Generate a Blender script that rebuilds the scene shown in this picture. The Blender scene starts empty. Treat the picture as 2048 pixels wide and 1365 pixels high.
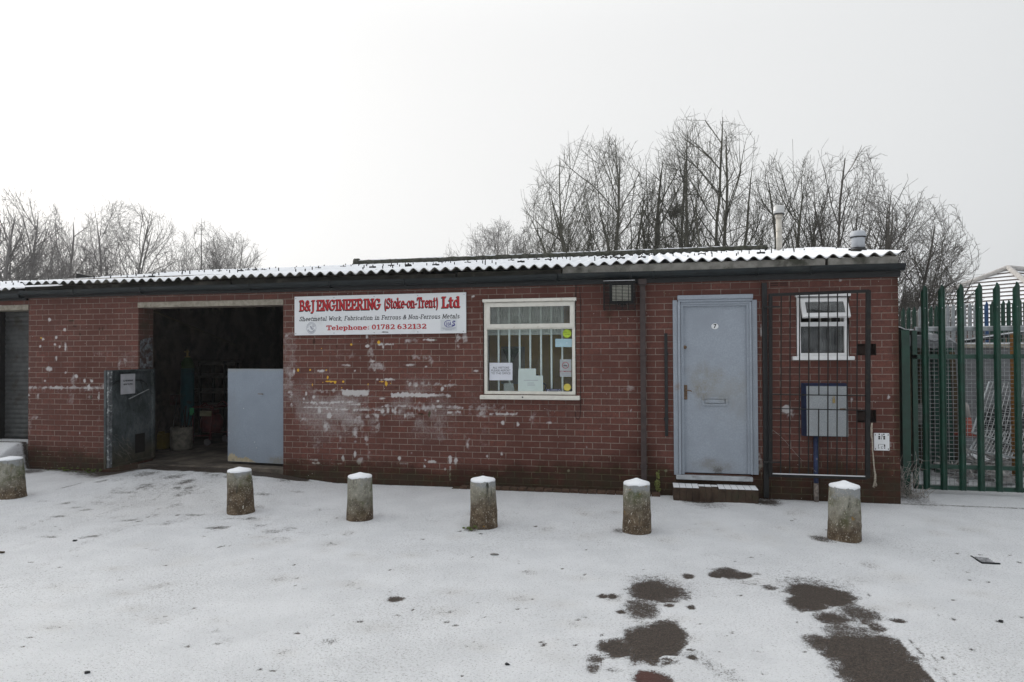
import bpy, math, random
import numpy as np
from mathutils import Vector, Matrix
R = math.radians
scene = bpy.context.scene
COL = scene.collection

# ------------------------------------------------------------ camera, world, sun, exposure
FPX, YAW, PITCH, ROLL = 1340.0, -.2027, .014, -.005
CAM = np.array([7.6932, -8.5385, 1.80])
_fw = np.array([math.sin(YAW)*math.cos(PITCH), math.cos(YAW)*math.cos(PITCH), math.sin(PITCH)])
_r0 = np.array([math.cos(YAW), -math.sin(YAW), 0.0]); _u0 = np.cross(_r0, _fw)
_rt = _r0*math.cos(ROLL)+_u0*math.sin(ROLL); _up = -_r0*math.sin(ROLL)+_u0*math.cos(ROLL)
cd = bpy.data.cameras.new("camera"); cam = bpy.data.objects.new("camera", cd); COL.objects.link(cam)
cd.sensor_width = 36; cd.lens = 36*FPX/2048; cd.clip_end = 1500; cd.clip_start = .05
M = Matrix.Identity(4)
for i in range(3):
    M[i][0] = _rt[i]; M[i][1] = _up[i]; M[i][2] = -_fw[i]; M[i][3] = CAM[i]
cam.matrix_world = M
scene.camera = cam

SUN_AZ = Vector((-.86, .42, .34)).normalized()          # low veiled sun, behind the building on the left
w = bpy.data.worlds.new("World"); scene.world = w; w.use_nodes = True
nt = w.node_tree; nt.nodes.clear()
wo = nt.nodes.new('ShaderNodeOutputWorld'); bg = nt.nodes.new('ShaderNodeBackground'); bg2 = nt.nodes.new('ShaderNodeBackground')
sky = nt.nodes.new('ShaderNodeTexSky'); sky.sky_type = 'NISHITA'; sky.sun_disc = False
sky.sun_elevation = math.asin(SUN_AZ.z); sky.sun_rotation = math.atan2(SUN_AZ.x, SUN_AZ.y)
sky.dust_density = 6; sky.air_density = 1.5
hs = nt.nodes.new('ShaderNodeHueSaturation'); hs.inputs['Saturation'].default_value = .2
nt.links.new(sky.outputs[0], hs.inputs['Color']); nt.links.new(hs.outputs[0], bg.inputs[0]); bg.inputs[1].default_value = .012
tc = nt.nodes.new('ShaderNodeTexCoord')
vm = nt.nodes.new('ShaderNodeVectorMath'); vm.operation = 'DOT_PRODUCT'
bd = Vector((-.80, .52, .42)).normalized(); vm.inputs[1].default_value = bd
nt.links.new(tc.outputs['Generated'], vm.inputs[0])
cr = nt.nodes.new('ShaderNodeValToRGB'); cr.color_ramp.interpolation = 'B_SPLINE'
els = cr.color_ramp.elements
els[0].position = 0; els[0].color = (.42, .445, .49, 1)
els[1].position = 1; els[1].color = (.985, .98, .97, 1)
for p, c in ((.45, (.50, .53, .565, 1)), (.60, (.73, .745, .755, 1)), (.80, (.82, .828, .83, 1)), (.90, (.87, .872, .87, 1))):
    e = els.new(p); e.color = c
mr = nt.nodes.new('ShaderNodeMapRange'); mr.inputs[1].default_value = -1; mr.inputs[2].default_value = 1
nt.links.new(vm.outputs['Value'], mr.inputs[0])
# faint cloud mottling
ns = nt.nodes.new('ShaderNodeTexNoise'); ns.inputs['Scale'].default_value = 1.6; ns.inputs['Detail'].default_value = 3
nt.links.new(tc.outputs['Generated'], ns.inputs['Vector'])
mm = nt.nodes.new('ShaderNodeMath'); mm.operation = 'MULTIPLY_ADD'; mm.inputs[1].default_value = .05; mm.inputs[2].default_value = -.025
nt.links.new(ns.outputs[0], mm.inputs[0])
ma = nt.nodes.new('ShaderNodeMath'); ma.operation = 'ADD'
nt.links.new(mr.outputs[0], ma.inputs[0]); nt.links.new(mm.outputs[0], ma.inputs[1]); nt.links.new(ma.outputs[0], cr.inputs[0])
nt.links.new(cr.outputs[0], bg2.inputs[0])
# overcast vault: brighter towards the zenith
szn = nt.nodes.new('ShaderNodeSeparateXYZ'); nt.links.new(tc.outputs['Generated'], szn.inputs[0])
zr_ = nt.nodes.new('ShaderNodeMapRange'); zr_.interpolation_type = 'SMOOTHSTEP'; nt.links.new(szn.outputs[2], zr_.inputs[0])
zr_.inputs[1].default_value = .40; zr_.inputs[2].default_value = .95; zr_.inputs[3].default_value = 1.02; zr_.inputs[4].default_value = 1.95
nt.links.new(zr_.outputs[0], bg2.inputs[1])
ad = nt.nodes.new('ShaderNodeAddShader')
nt.links.new(bg.outputs[0], ad.inputs[0]); nt.links.new(bg2.outputs[0], ad.inputs[1]); nt.links.new(ad.outputs[0], wo.inputs[0])

sl = bpy.data.lights.new("sun", 'SUN'); so = bpy.data.objects.new("sun", sl); COL.objects.link(so)
sl.energy = 1.5; sl.angle = R(14); sl.color = (1, .95, .88)
so.rotation_euler = (-SUN_AZ).to_track_quat('-Z', 'Y').to_euler()
vs = scene.view_settings; vs.view_transform = 'Standard'; vs.look = 'None'; vs.exposure = 0.0; vs.gamma = 1
vs.use_curve_mapping = False
scene.cycles.max_bounces = 8; scene.cycles.diffuse_bounces = 4; scene.cycles.transparent_max_bounces = 12

# ------------------------------------------------------------ measuring and mesh helpers
def _ray(x, y): return _fw + _rt*((x-1024)/FPX) - _up*((y-682.5)/FPX)
def at(x, y, Y=0.0):
    d = _ray(x, y); return CAM + d*((Y-CAM[1])/d[1])
def gr(x, y, z=0.0):
    d = _ray(x, y); return CAM + d*((z-CAM[2])/d[2])
rnd = random.Random(7)

def mesh_obj(name, verts, faces, mat=None, parent=None, smooth=False):
    off = np.zeros(3)
    p = parent
    while p is not None:
        off = off + np.array(p.location); p = p.parent
    v = np.asarray(verts, float).reshape(-1, 3) - off
    me = bpy.data.meshes.new(name)
    if isinstance(faces, np.ndarray):
        n = faces.shape[1]
        me.vertices.add(len(v)); me.vertices.foreach_set('co', v.astype(np.float32).ravel())
        me.loops.add(faces.size); me.loops.foreach_set('vertex_index', faces.astype(np.int32).ravel())
        me.polygons.add(len(faces)); me.polygons.foreach_set('loop_start', np.arange(0, faces.size, n, dtype=np.int32))
        me.update(calc_edges=True)
    else:
        me.from_pydata([tuple(a) for a in v], [], faces); me.update()
    if smooth: me.polygons.foreach_set('use_smooth', [True]*len(me.polygons))
    o = bpy.data.objects.new(name, me); COL.objects.link(o)
    if mat: me.materials.append(mat)
    if parent: o.parent = parent
    return o
def tag(o, label=None, cat=None, group=None, kind=None):
    if label: o['label'] = label
    if cat: o['category'] = cat
    if group: o['group'] = group
    if kind: o['kind'] = kind
    return o
def thing(name, label, cat, loc=(0, 0, 0), group=None):
    o = bpy.data.objects.new(name, None); COL.objects.link(o); o.location = tuple(float(a) for a in loc)
    o.empty_display_size = .1
    return tag(o, label, cat, group)

class MB:
    def __init__(s): s.v = []; s.f = []; s.cuts = []
    def add(s, vs, fs):
        b = len(s.v); s.cuts.append((b, len(s.f))); s.v += [tuple(map(float, q)) for q in vs]; s.f += [tuple(i+b for i in f) for f in fs]; return s
    def box(s, x0, x1, y0, y1, z0, z1, bev=0):
        if bev and min(x1-x0, y1-y0, z1-z0) > 2.2*bev:
            b = bev; vs = []; 
            for z, i in ((z0, b), (z0+b, 0), (z1-b, 0), (z1, b)):
                vs += [(x0+i+(0 if i else b*.7)*0, y0+i, z), (x1-i, y0+i, z), (x1-i, y1-i, z), (x0+i, y1-i, z)]
            fs = [(3, 2, 1, 0), (12, 13, 14, 15)]
            for k in range(3):
                for j in range(4):
                    a = 4*k+j; c = 4*k+(j+1) % 4; fs.append((a, c, c+4, a+4))
            return s.add(vs, fs)
        vs = [(x0, y0, z0), (x1, y0, z0), (x1, y1, z0), (x0, y1, z0), (x0, y0, z1), (x1, y0, z1), (x1, y1, z1), (x0, y1, z1)]
        return s.add(vs, [(3, 2, 1, 0), (4, 5, 6, 7), (0, 1, 5, 4), (1, 2, 6, 5), (2, 3, 7, 6), (3, 0, 4, 7)])
    def bar(s, p, q, w, d, up=(0, 0, 1)):           # rectangular bar from p to q
        p = Vector(p); q = Vector(q); a = (q-p).normalized(); u = Vector(up)
        if abs(a.dot(u)) > .95: u = Vector((0, 1, 0))
        s1 = a.cross(u).normalized()*w/2; s2 = s1.cross(a).normalized()*d/2
        vs = [p-s1-s2, p+s1-s2, p+s1+s2, p-s1+s2, q-s1-s2, q+s1-s2, q+s1+s2, q-s1+s2]
        return s.add(vs, [(3, 2, 1, 0), (4, 5, 6, 7), (0, 1, 5, 4), (1, 2, 6, 5), (2, 3, 7, 6), (3, 0, 4, 7)])
    def tube(s, pts, r, n=8, cap=True):
        pts = [Vector(p) for p in pts]; rs = r if isinstance(r, (list, tuple)) else [r]*len(pts)
        vs = []; fs = []; prev = None
        for i, p in enumerate(pts):
            a = (pts[min(i+1, len(pts)-1)]-pts[max(i-1, 0)])
            a = a.normalized() if a.length > 1e-9 else Vector((0, 0, 1))
            if prev is None: u = a.orthogonal().normalized()
            else:
                u = prev - a*prev.dot(a); u = u.normalized() if u.length > 1e-6 else a.orthogonal().normalized()
            prev = u; v = a.cross(u)
            for k in range(n):
                t = 2*math.pi*k/n; vs.append(p+(u*math.cos(t)+v*math.sin(t))*rs[i])
        for i in range(len(pts)-1):
            for k in range(n):
                a = i*n+k; b = i*n+(k+1) % n; fs.append((a, b, b+n, a+n))
        if cap: fs.append(tuple(range(n-1, -1, -1))); fs.append(tuple((len(pts)-1)*n+k for k in range(n)))
        return s.add(vs, fs)
    def lathe(s, prof, c=(0, 0, 0), n=24, jit=None):
        vs = []; fs = []
        for i, (r, z) in enumerate(prof):
            for k in range(n):
                t = 2*math.pi*k/n; j = jit(i, k, t) if jit else 1
                vs.append((c[0]+r*j*math.cos(t), c[1]+r*j*math.sin(t), c[2]+z))
        for i in range(len(prof)-1):
            for k in range(n):
                a = i*n+k; b = i*n+(k+1) % n; fs.append((a, b, b+n, a+n))
        fs.append(tuple(range(n-1, -1, -1))); fs.append(tuple((len(prof)-1)*n+k for k in range(n)))
        return s.add(vs, fs)
    def quad(s, a, b, c, d): return s.add([a, b, c, d], [(0, 1, 2, 3)])
    def prism(s, poly, y0, y1):                     # polygon in x,z extruded in y
        n = len(poly); vs = [(x, y0, z) for x, z in poly]+[(x, y1, z) for x, z in poly]
        fs = [tuple(range(n)), tuple(range(2*n-1, n-1, -1))]+[((i+1) % n, i, i+n, (i+1) % n+n) for i in range(n)]
        return s.add(vs, fs)
    def blob(s, c, r, n=7, sq=(1, 1, 1), rn=rnd, jag=.3):
        vs = []; fs = []; m = 4
        for i in range(m+1):
            th = math.pi*i/m
            for k in range(n):
                t = 2*math.pi*k/n; rr = r*(1+rn.uniform(-jag, jag))
                vs.append((c[0]+rr*sq[0]*math.sin(th)*math.cos(t), c[1]+rr*sq[1]*math.sin(th)*math.sin(t), c[2]+rr*sq[2]*math.cos(th)))
        for i in range(m):
            for k in range(n):
                a = i*n+k; b = i*n+(k+1) % n; fs.append((a, a+n, b+n, b))
        return s.add(vs, fs)
    def build_each(s, name, mat, parent=None, smooth=False):     # every added piece an object of its own
        b = s.cuts+[(len(s.v), len(s.f))]; r = []
        for (v0, f0), (v1, f1) in zip(b[:-1], b[1:]): r.append(mesh_obj(name, s.v[v0:v1], [tuple(i-v0 for i in f) for f in s.f[f0:f1]], mat, parent, smooth))
        return r
    def build(s, name, mat, parent=None, smooth=False): return mesh_obj(name, s.v, s.f, mat, parent, smooth)

_rng = np.random.default_rng(3)
_tabs = {}
def vnoise(x, y, sc, seed=0):
    if seed not in _tabs: _tabs[seed] = np.random.default_rng(seed+100).random((256, 256))
    T = _tabs[seed]; u = np.asarray(x)*sc; v = np.asarray(y)*sc
    i = np.floor(u).astype(int); j = np.floor(v).astype(int); fu = u-i; fv = v-j
    fu = fu*fu*(3-2*fu); fv = fv*fv*(3-2*fv)
    g = lambda a, b: T[a % 256, b % 256]
    return (g(i, j)*(1-fu)+g(i+1, j)*fu)*(1-fv)+(g(i, j+1)*(1-fu)+g(i+1, j+1)*fu)*fv
def fbm(x, y, sc, seed=0, o=3):
    s = 0; a = 1; t = 0
    for k in range(o): s = s+a*vnoise(x, y, sc*2**k, seed+k); t += a; a *= .55
    return s/t
def sst(a, b, x):
    t = np.clip((x-a)/(b-a), 0, 1); return t*t*(3-2*t)

def color_attr(o, name, arr):                       # arr (n,3) per vertex
    at_ = o.data.attributes.new(name, 'FLOAT_COLOR', 'POINT')
    a = np.ones((len(arr), 4), np.float32); a[:, :3] = arr
    at_.data.foreach_set('color', a.ravel())

# ------------------------------------------------------------ materials
class NT:
    def __init__(s, name):
        s.m = bpy.data.materials.new(name); s.m.use_nodes = True; s.t = s.m.node_tree
        s.b = s.t.nodes['Principled BSDF']; s.b.inputs['Roughness'].default_value = .8
        s.b.inputs['Specular IOR Level'].default_value = .3
        s.tc = s.t.nodes.new('ShaderNodeTexCoord')
    def n(s, typ, **kw):
        x = s.t.nodes.new(typ)
        for k, v in kw.items(): setattr(x, k, v)
        return x
    def l(s, a, b): s.t.links.new(a, b)
    def _in(s, sock, v):
        if isinstance(v, (int, float)): sock.default_value = v
        elif isinstance(v, tuple): sock.default_value = (*v, 1) if len(v) == 3 and sock.type == 'RGBA' else v
        else: s.l(v, sock)
    def noise(s, sc, det=3, rough=.55, vec=None, stretch=None, dist=0):
        x = s.n('ShaderNodeTexNoise'); x.inputs['Scale'].default_value = sc; x.inputs['Detail'].default_value = det
        x.inputs['Roughness'].default_value = rough; x.inputs['Distortion'].default_value = dist
        v = vec or s.tc.outputs['Object']
        if stretch:
            mp = s.n('ShaderNodeMapping'); mp.inputs['Scale'].default_value = stretch; s.l(v, mp.inputs[0]); v = mp.outputs[0]
        s.l(v, x.inputs['Vector']); return x.outputs[0]
    def math(s, op, a, b=0, c=None, clamp=False):
        x = s.n('ShaderNodeMath', operation=op); x.use_clamp = clamp; s._in(x.inputs[0], a); s._in(x.inputs[1], b)
        if c is not None: s._in(x.inputs[2], c)
        return x.outputs[0]
    def ramp(s, a, lo, hi):
        x = s.n('ShaderNodeMapRange'); x.interpolation_type = 'SMOOTHSTEP'; s._in(x.inputs[0], a); x.inputs[1].default_value = lo; x.inputs[2].default_value = hi
        return x.outputs[0]
    def mix(s, f, a, b, mode='MIX'):
        x = s.n('ShaderNodeMix'); x.data_type = 'RGBA'; x.blend_type = mode
        s._in(x.inputs[0], f); s._in(x.inputs[6], a); s._in(x.inputs[7], b); return x.outputs[2]
    def attr(s, name):
        x = s.n('ShaderNodeAttribute'); x.attribute_name = name
        y = s.n('ShaderNodeSeparateColor'); s.l(x.outputs['Color'], y.inputs[0]); return y.outputs
    def sep(s, v=None):
        y = s.n('ShaderNodeSeparateXYZ'); s.l(v or s.tc.outputs['Object'], y.inputs[0]); return y.outputs
    def bump(s, h, st=.5, d=.01):
        x = s.n('ShaderNodeBump'); x.inputs['Strength'].default_value = st; x.inputs['Distance'].default_value = d
        s.l(h, x.inputs['Height']); s.l(x.outputs[0], s.b.inputs['Normal'])
    def col(s, c): s._in(s.b.inputs['Base Color'], c)
    def rough(s, v): s._in(s.b.inputs['Roughness'], v)

def simple(name, c, rough=.7, var=.25, sc=8, metal=0, bump=0, bsc=60, dirt=None, dsc=3, dlo=.5, dhi=.7, stretch=None, spec=.3):
    k = NT(name); n1 = k.noise(sc, 4, stretch=stretch)
    a = tuple(x*(1-var) for x in c); b = tuple(min(1, x*(1+var)) for x in c)
    cc = k.mix(k.ramp(n1, .3, .7), a, b)
    if dirt:
        cc = k.mix(k.ramp(k.noise(dsc, 5, .65), dlo, dhi), cc, dirt)
    k.col(cc); k.rough(rough); k.b.inputs['Metallic'].default_value = metal; k.b.inputs['Specular IOR Level'].default_value = spec
    if bump: k.bump(k.noise(bsc, 4), bump, .004)
    return k.m

def snow_mat(name, spk=.64, tint=(.76, .775, .80)):
    k = NT(name); n = k.noise(55, 3, .6)
    c = k.mix(k.ramp(n, spk, spk+.12), tint, (.30, .29, .28)); c = k.mix(k.ramp(k.noise(6, 3), .35, .7), c, tuple(x*.93 for x in tint))
    k.col(c); k.rough(.75); k.bump(k.noise(40, 4, .6), .5, .006); return k.m

BR_W, BR_H, Z0 = .225, .0795, 2.613
def brick_mat(name, painted=True, axis='XZ', shift=(0, 0), c1=(.152, .056, .042), c2=(.112, .046, .036), grim=True):
    k = NT(name)
    s = k.sep()
    cx = {'XZ': s[0], 'YZ': s[1]}[axis]
    cb = k.n('ShaderNodeCombineXYZ'); k._in(cb.inputs[0], k.math('ADD', cx, shift[0]+22.5*4))
    k._in(cb.inputs[1], k.math('ADD', s[2], -Z0+BR_H*81+shift[1]))
    # slight waviness so joints are not ruler straight
    wv = k.noise(9, 2); 
    wa = k.n('ShaderNodeVectorMath', operation='MULTIPLY_ADD'); wsub = k.n('ShaderNodeCombineXYZ')
    k._in(wsub.inputs[0], k.math('MULTIPLY_ADD', wv, .006, -.003)); k._in(wsub.inputs[1], k.math('MULTIPLY_ADD', k.noise(7, 2), .005, -.0025))
    av = k.n('ShaderNodeVectorMath', operation='ADD'); k.l(cb.outputs[0], av.inputs[0]); k.l(wsub.outputs[0], av.inputs[1])
    b = k.n('ShaderNodeTexBrick'); k.l(av.outputs[0], b.inputs['Vector'])
    b.offset = .5; b.offset_frequency = 2; b.squash = 1
    b.inputs['Color1'].default_value = (0, 0, 0, 1); b.inputs['Color2'].default_value = (1, 1, 1, 1); b.inputs['Mortar'].default_value = (.5, .5, .5, 1)
    b.inputs['Scale'].default_value = 1; b.inputs['Mortar Size'].default_value = .0046; b.inputs['Mortar Smooth'].default_value = .25
    b.inputs['Brick Width'].default_value = BR_W; b.inputs['Row Height'].default_value = BR_H
    ids = k.n('ShaderNodeSeparateColor'); k.l(b.outputs['Color'], ids.inputs[0])
    base = k.mix(k.ramp(ids.outputs[0], 0, 1), c1, c2)
    base = k.mix(k.ramp(k.noise(22, 5, .7), .35, .72), base, (.088, .036, .030))
    base = k.mix(k.ramp(k.noise(150, 3, .7), .56, .72), base, (.27, .12, .09))
    base = k.mix(k.ramp(k.noise(1.1, 4, .6), .42, .70), base, tuple(x*.62 for x in c1))
    mort = k.mix(k.ramp(k.noise(30, 4), .4, .7), (.245, .20, .168), (.155, .125, .105))
    mort = k.mix(k.ramp(k.noise(2.2, 4), .50, .62), mort, (.13, .095, .08))
    c = k.mix(b.outputs['Fac'], base, mort)
    n_f = k.noise(130, 3, .7); n_m = k.noise(34, 4, .65)
    if painted:
        a = k.attr('marks')
        # white powdery smears (R): broken by the brick face texture
        m = k.math('ADD', a[0], k.math('MULTIPLY_ADD', n_f, .55, -.31)); m = k.math('ADD', m, k.math('MULTIPLY_ADD', n_m, .45, -.25))
        m = k.math('MULTIPLY', k.ramp(m, .0, .72), k.ramp(a[0], .02, .15))
        c = k.mix(k.math('MULTIPLY', m, .86), c, (.55, .535, .53))
        y = k.ramp(k.math('ADD', a[1], k.math('MULTIPLY_ADD', n_m, .4, -.2)), .42, .58)
        c = k.mix(y, c, (.62, .36, .04))
        g = k.ramp(k.math('ADD', a[2], k.math('MULTIPLY_ADD', n_m, .5, -.25)), .12, .95)
        grime = k.mix(k.ramp(k.noise(7, 4), .40, .62), (.36, .30, .20), (.28, .34, .15))
        c = k.mix(k.math('MULTIPLY', g, .92), c, k.mix(1.0, c, grime, 'MULTIPLY'))
        c = k.mix(k.math('MULTIPLY', k.ramp(a[2], .85, 1.2), .45), c, (.030, .028, .015))
        # loose fly specks of whitewash
        sp = k.n('ShaderNodeTexVoronoi'); sp.inputs['Scale'].default_value = 17; k.l(k.tc.outputs['Object'], sp.inputs['Vector'])
        spm = k.math('MULTIPLY', k.math('LESS_THAN', sp.outputs['Distance'], .06), k.ramp(k.noise(1.7, 3), .50, .6))
        c = k.mix(spm, c, (.55, .53, .5))
    elif grim:
        c = k.mix(k.ramp(k.noise(3, 4), .45, .75), c, (.06, .045, .03))
    k.col(c); k.rough(.85)
    h = k.math('SUBTRACT', k.math('MULTIPLY', n_f, .25), k.math('MULTIPLY', b.outputs['Fac'], 1.0))
    k.bump(h, .6, .006)
    return k.m

M_ = {}
M_['brick'] = brick_mat('brick_wall_marked')
M_['brick_side'] = brick_mat('brick_side', False, 'YZ')
M_['brick_dark'] = brick_mat('brick_weathered', False, 'XZ', c1=(.10, .06, .04), c2=(.07, .045, .03))
M_['snow'] = snow_mat('snow')
M_['snow_roof'] = snow_mat('snow_roof', .66, (.77, .785, .81))
M_['concrete'] = simple('concrete', (.30, .27, .22), .9, .2, 20, bump=.5, bsc=120, dirt=(.14, .12, .10), dsc=6)
M_['fibre'] = simple('fibre_cement', (.16, .15, .125), .9, .35, 9, bump=.5, bsc=90, dirt=(.035, .035, .025), dsc=1.3, dlo=.40, dhi=.62)
M_['gutter'] = simple('dark_gutter', (.009, .013, .015), .5, .35, 10, dirt=(.03, .033, .03), dsc=3, dlo=.55, dhi=.75, stretch=(1, 4, 4), spec=.3)
M_['downpipe'] = simple('brown_downpipe', (.052, .038, .036), .55, .2, 14, dirt=(.09, .08, .075), dsc=8, dlo=.6, dhi=.8)
M_['moss'] = simple('mossy_ridge', (.055, .055, .045), .95, .5, 25, bump=1, bsc=40, dirt=(.03, .035, .018), dsc=7)
M_['white'] = simple('old_white_paint', (.66, .64, .58), .55, .06, 12, dirt=(.42, .36, .27), dsc=14, dlo=.60, dhi=.78, spec=.4)
M_['white_new'] = simple('white_paint', (.78, .78, .78), .45, .04, 12, dirt=(.5, .47, .4), dsc=14, dlo=.63, dhi=.8, spec=.4)
M_['steel_dark'] = simple('dark_steel', (.013, .013, .013), .6, .3, 14, dirt=(.032, .024, .018), dsc=9, dlo=.55, dhi=.75, spec=.25)
M_['black'] = simple('black_steel', (.009, .010, .011), .5, .3, 14, spec=.4)
M_['pocket'] = simple('dark_brick_pocket', (.035, .022, .018), .9, .3, 14)  # even dark brick tone for the pocket faces
M_['void'] = simple('dark_recess', (.010, .008, .007), .9, .3, 14)
M_['galv'] = simple('galvanised_plate', (.31, .33, .345), .5, .22, 130, dirt=(.30, .315, .32), dsc=6, dlo=.45, dhi=.7, metal=.2)
M_['galv_fence'] = simple('galvanised_steel', (.34, .36, .37), .5, .15, 20, metal=.3)
M_['wire'] = simple('frosted_wire', (.32, .33, .33), .6, .35, 30)
M_['blue'] = simple('blue_paint', (.017, .030, .075), .5, .3, 12, dirt=(.05, .05, .06), dsc=20, dlo=.62, dhi=.8)
M_['blue_fence'] = simple('blue_steel', (.03, .08, .19), .5, .2, 12)
M_['green'] = simple('green_powder_coat', (.005, .042, .026), .42, .25, 9, dirt=(.02, .05, .04), dsc=18, dlo=.6, dhi=.8, spec=.5)
M_['plastic_w'] = simple('white_plastic', (.74, .75, .76), .4, .03, 12)
M_['orange'] = simple('orange_timber', (.26, .12, .03), .8, .25, 20)
M_['cone'] = simple('faded_cone', (.28, .06, .04), .6, .2, 20)
M_['render'] = simple('grey_render', (.16, .165, .17), .9, .2, 6, bump=.4, bsc=60, dirt=(.12, .12, .12), dsc=2)
M_['tarp'] = simple('grey_sheet', (.16, .17, .18), .6, .25, 6, dirt=(.08, .08, .08), dsc=3)
M_['rope'] = simple('frayed_rope', (.42, .37, .30), .95, .3, 60, bump=.8, bsc=200)
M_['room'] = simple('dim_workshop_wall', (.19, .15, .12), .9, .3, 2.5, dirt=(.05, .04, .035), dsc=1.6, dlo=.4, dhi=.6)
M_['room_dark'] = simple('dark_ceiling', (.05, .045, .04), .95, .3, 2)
M_['tan'] = simple('office_wall', (.72, .47, .13), .9, .12, 3)
M_['gfloor'] = simple('worn_concrete_floor', (.125, .105, .085), .85, .3, 7, bump=.4, bsc=90, dirt=(.05, .042, .035), dsc=2.2, dlo=.42, dhi=.66)
M_['cylblue'] = simple('gas_bottle_blue', (.010, .10, .125), .4, .2, 8, dirt=(.03, .05, .06), dsc=8)
M_['cylgreen'] = simple('gas_bottle_green', (.04, .09, .02), .45, .2, 8)
M_['redm'] = simple('red_frame_paint', (.10, .016, .016), .5, .3, 12, dirt=(.05, .02, .02), dsc=10)
M_['yellow'] = simple('yellow_plastic', (.17, .12, .012), .5, .2, 8)
M_['drum'] = simple('cement_drum', (.18, .165, .135), .9, .3, 14, bump=.5, bsc=80, dirt=(.32, .31, .28), dsc=12, dlo=.62, dhi=.72)
M_['paper'] = simple('paper', (.62, .64, .70), .8, .04, 6)
M_['paper_g'] = simple('green_white_paper', (.50, .58, .56), .8, .04, 6)
M_['paper_b'] = simple('pale_blue_card', (.36, .52, .58), .8, .04, 6)
M_['paper_grey'] = simple('grey_card', (.30, .31, .30), .8, .05, 6)
M_['stick_g'] = simple('lime_sticker', (.40, .55, .05), .6, .05, 6)
M_['stick_y'] = simple('yellow_sticker', (.60, .50, .10), .6, .05, 6)
M_['navy'] = simple('navy_sticker', (.02, .028, .075), .5, .1, 6)
M_['ink'] = simple('black_ink', (.015, .016, .018), .6, .1, 6)
M_['inkred'] = simple('red_lettering', (.42, .018, .025), .5, .08, 30)
M_['inkblue'] = simple('blue_logo', (.05, .045, .22), .5, .08, 30)
M_['inkgrey'] = simple('grey_print', (.30, .31, .36), .6, .08, 30)
M_['sign'] = simple('sign_panel', (.70, .715, .73), .4, .03, 2, dirt=(.55, .55, .55), dsc=3, dlo=.58, dhi=.8, spec=.4)
M_['hlx'] = simple('rust', (.15, .10, .065), .9, .3, 30)
M_['lens'] = simple('lamp_lens', (.52, .52, .44), .25, .12, 30, spec=.6)
M_['brass'] = simple('brass_padlock', (.40, .30, .12), .4, .2, 20, metal=.6)
M_['tile'] = simple('roof_tile', (.13, .10, .085), .9, .2, 20)
M_['moss_green'] = simple('weed_leaf', (.075, .10, .022), .8, .4, 30)
M_['frost_twig'] = simple('frosted_stem', (.34, .31, .28), .9, .4, 30)
M_['dark_brown'] = simple('dark_timber', (.055, .04, .028), .9, .3, 14)
M_['rubble'] = simple('snowy_rubble', (.30, .29, .28), .95, .6, 12)

# blue-grey door paint with its rubbed brown stains (own shape, part of the paint)
def door_mat(name, c, stains, axis=0):
    k = NT(name); base = k.mix(k.ramp(k.noise(60, 4, .7), .3, .75), tuple(x*.90 for x in c), tuple(x*1.10 for x in c))
    base = k.mix(k.ramp(k.noise(2.5, 4), .40, .75), base, tuple(x*.86 for x in c))
    s = k.sep(); big = k.noise(5, 5, .7); fine = k.noise(45, 4, .7)
    for (x, z, rx, rz, st, col) in stains:
        x = x-4.5
        d = k.math('ADD', k.math('POWER', k.math('DIVIDE', k.math('SUBTRACT', s[0], x), rx), 2), k.math('POWER', k.math('DIVIDE', k.math('SUBTRACT', s[2], z), rz), 2))
        m = k.math('SUBTRACT', 1, d); m = k.math('ADD', m, k.math('MULTIPLY_ADD', big, 3.4, -1.7)); m = k.math('ADD', m, k.math('MULTIPLY_ADD', fine, 2.0, -1.0))
        base = k.mix(k.math('MULTIPLY', k.ramp(m, .0, 1.6), st), base, col)
    k.col(base); k.rough(.5); k.b.inputs['Specular IOR Level'].default_value = .4
    k.bump(k.noise(30, 3), .15, .003); return k.m

def glass_mat(name, refl=.08, tint=(.9, .93, .93), dirty=.06):
    k = NT(name); t = k.t; t.nodes.remove(k.b)
    tr = k.n('ShaderNodeBsdfTransparent'); tr.inputs[0].default_value = (*tint, 1)
    gl = k.n('ShaderNodeBsdfGlossy'); gl.inputs['Roughness'].default_value = .03
    df = k.n('ShaderNodeBsdfDiffuse'); df.inputs[0].default_value = (.5, .52, .52, 1)
    m1 = k.n('ShaderNodeMixShader'); m1.inputs[0].default_value = refl; k.l(tr.outputs[0], m1.inputs[1]); k.l(gl.outputs[0], m1.inputs[2])
    m2 = k.n('ShaderNodeMixShader'); k.l(k.math('MULTIPLY', k.ramp(k.noise(9, 4), .2, .9), dirty*2), m2.inputs[0]); k.l(m1.outputs[0], m2.inputs[1]); k.l(df.outputs[0], m2.inputs[2])
    k.l(m2.outputs[0], t.nodes['Material Output'].inputs[0]); return k.m
M_['glass'] = glass_mat('window_glass', .022, dirty=.008)
M_['glass_wired'] = glass_mat('obscure_glass', .04, (.80, .82, .80), .10)
M_['glass_obs'] = glass_mat('dusty_glass', .05, (.5, .52, .52), .12)
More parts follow.
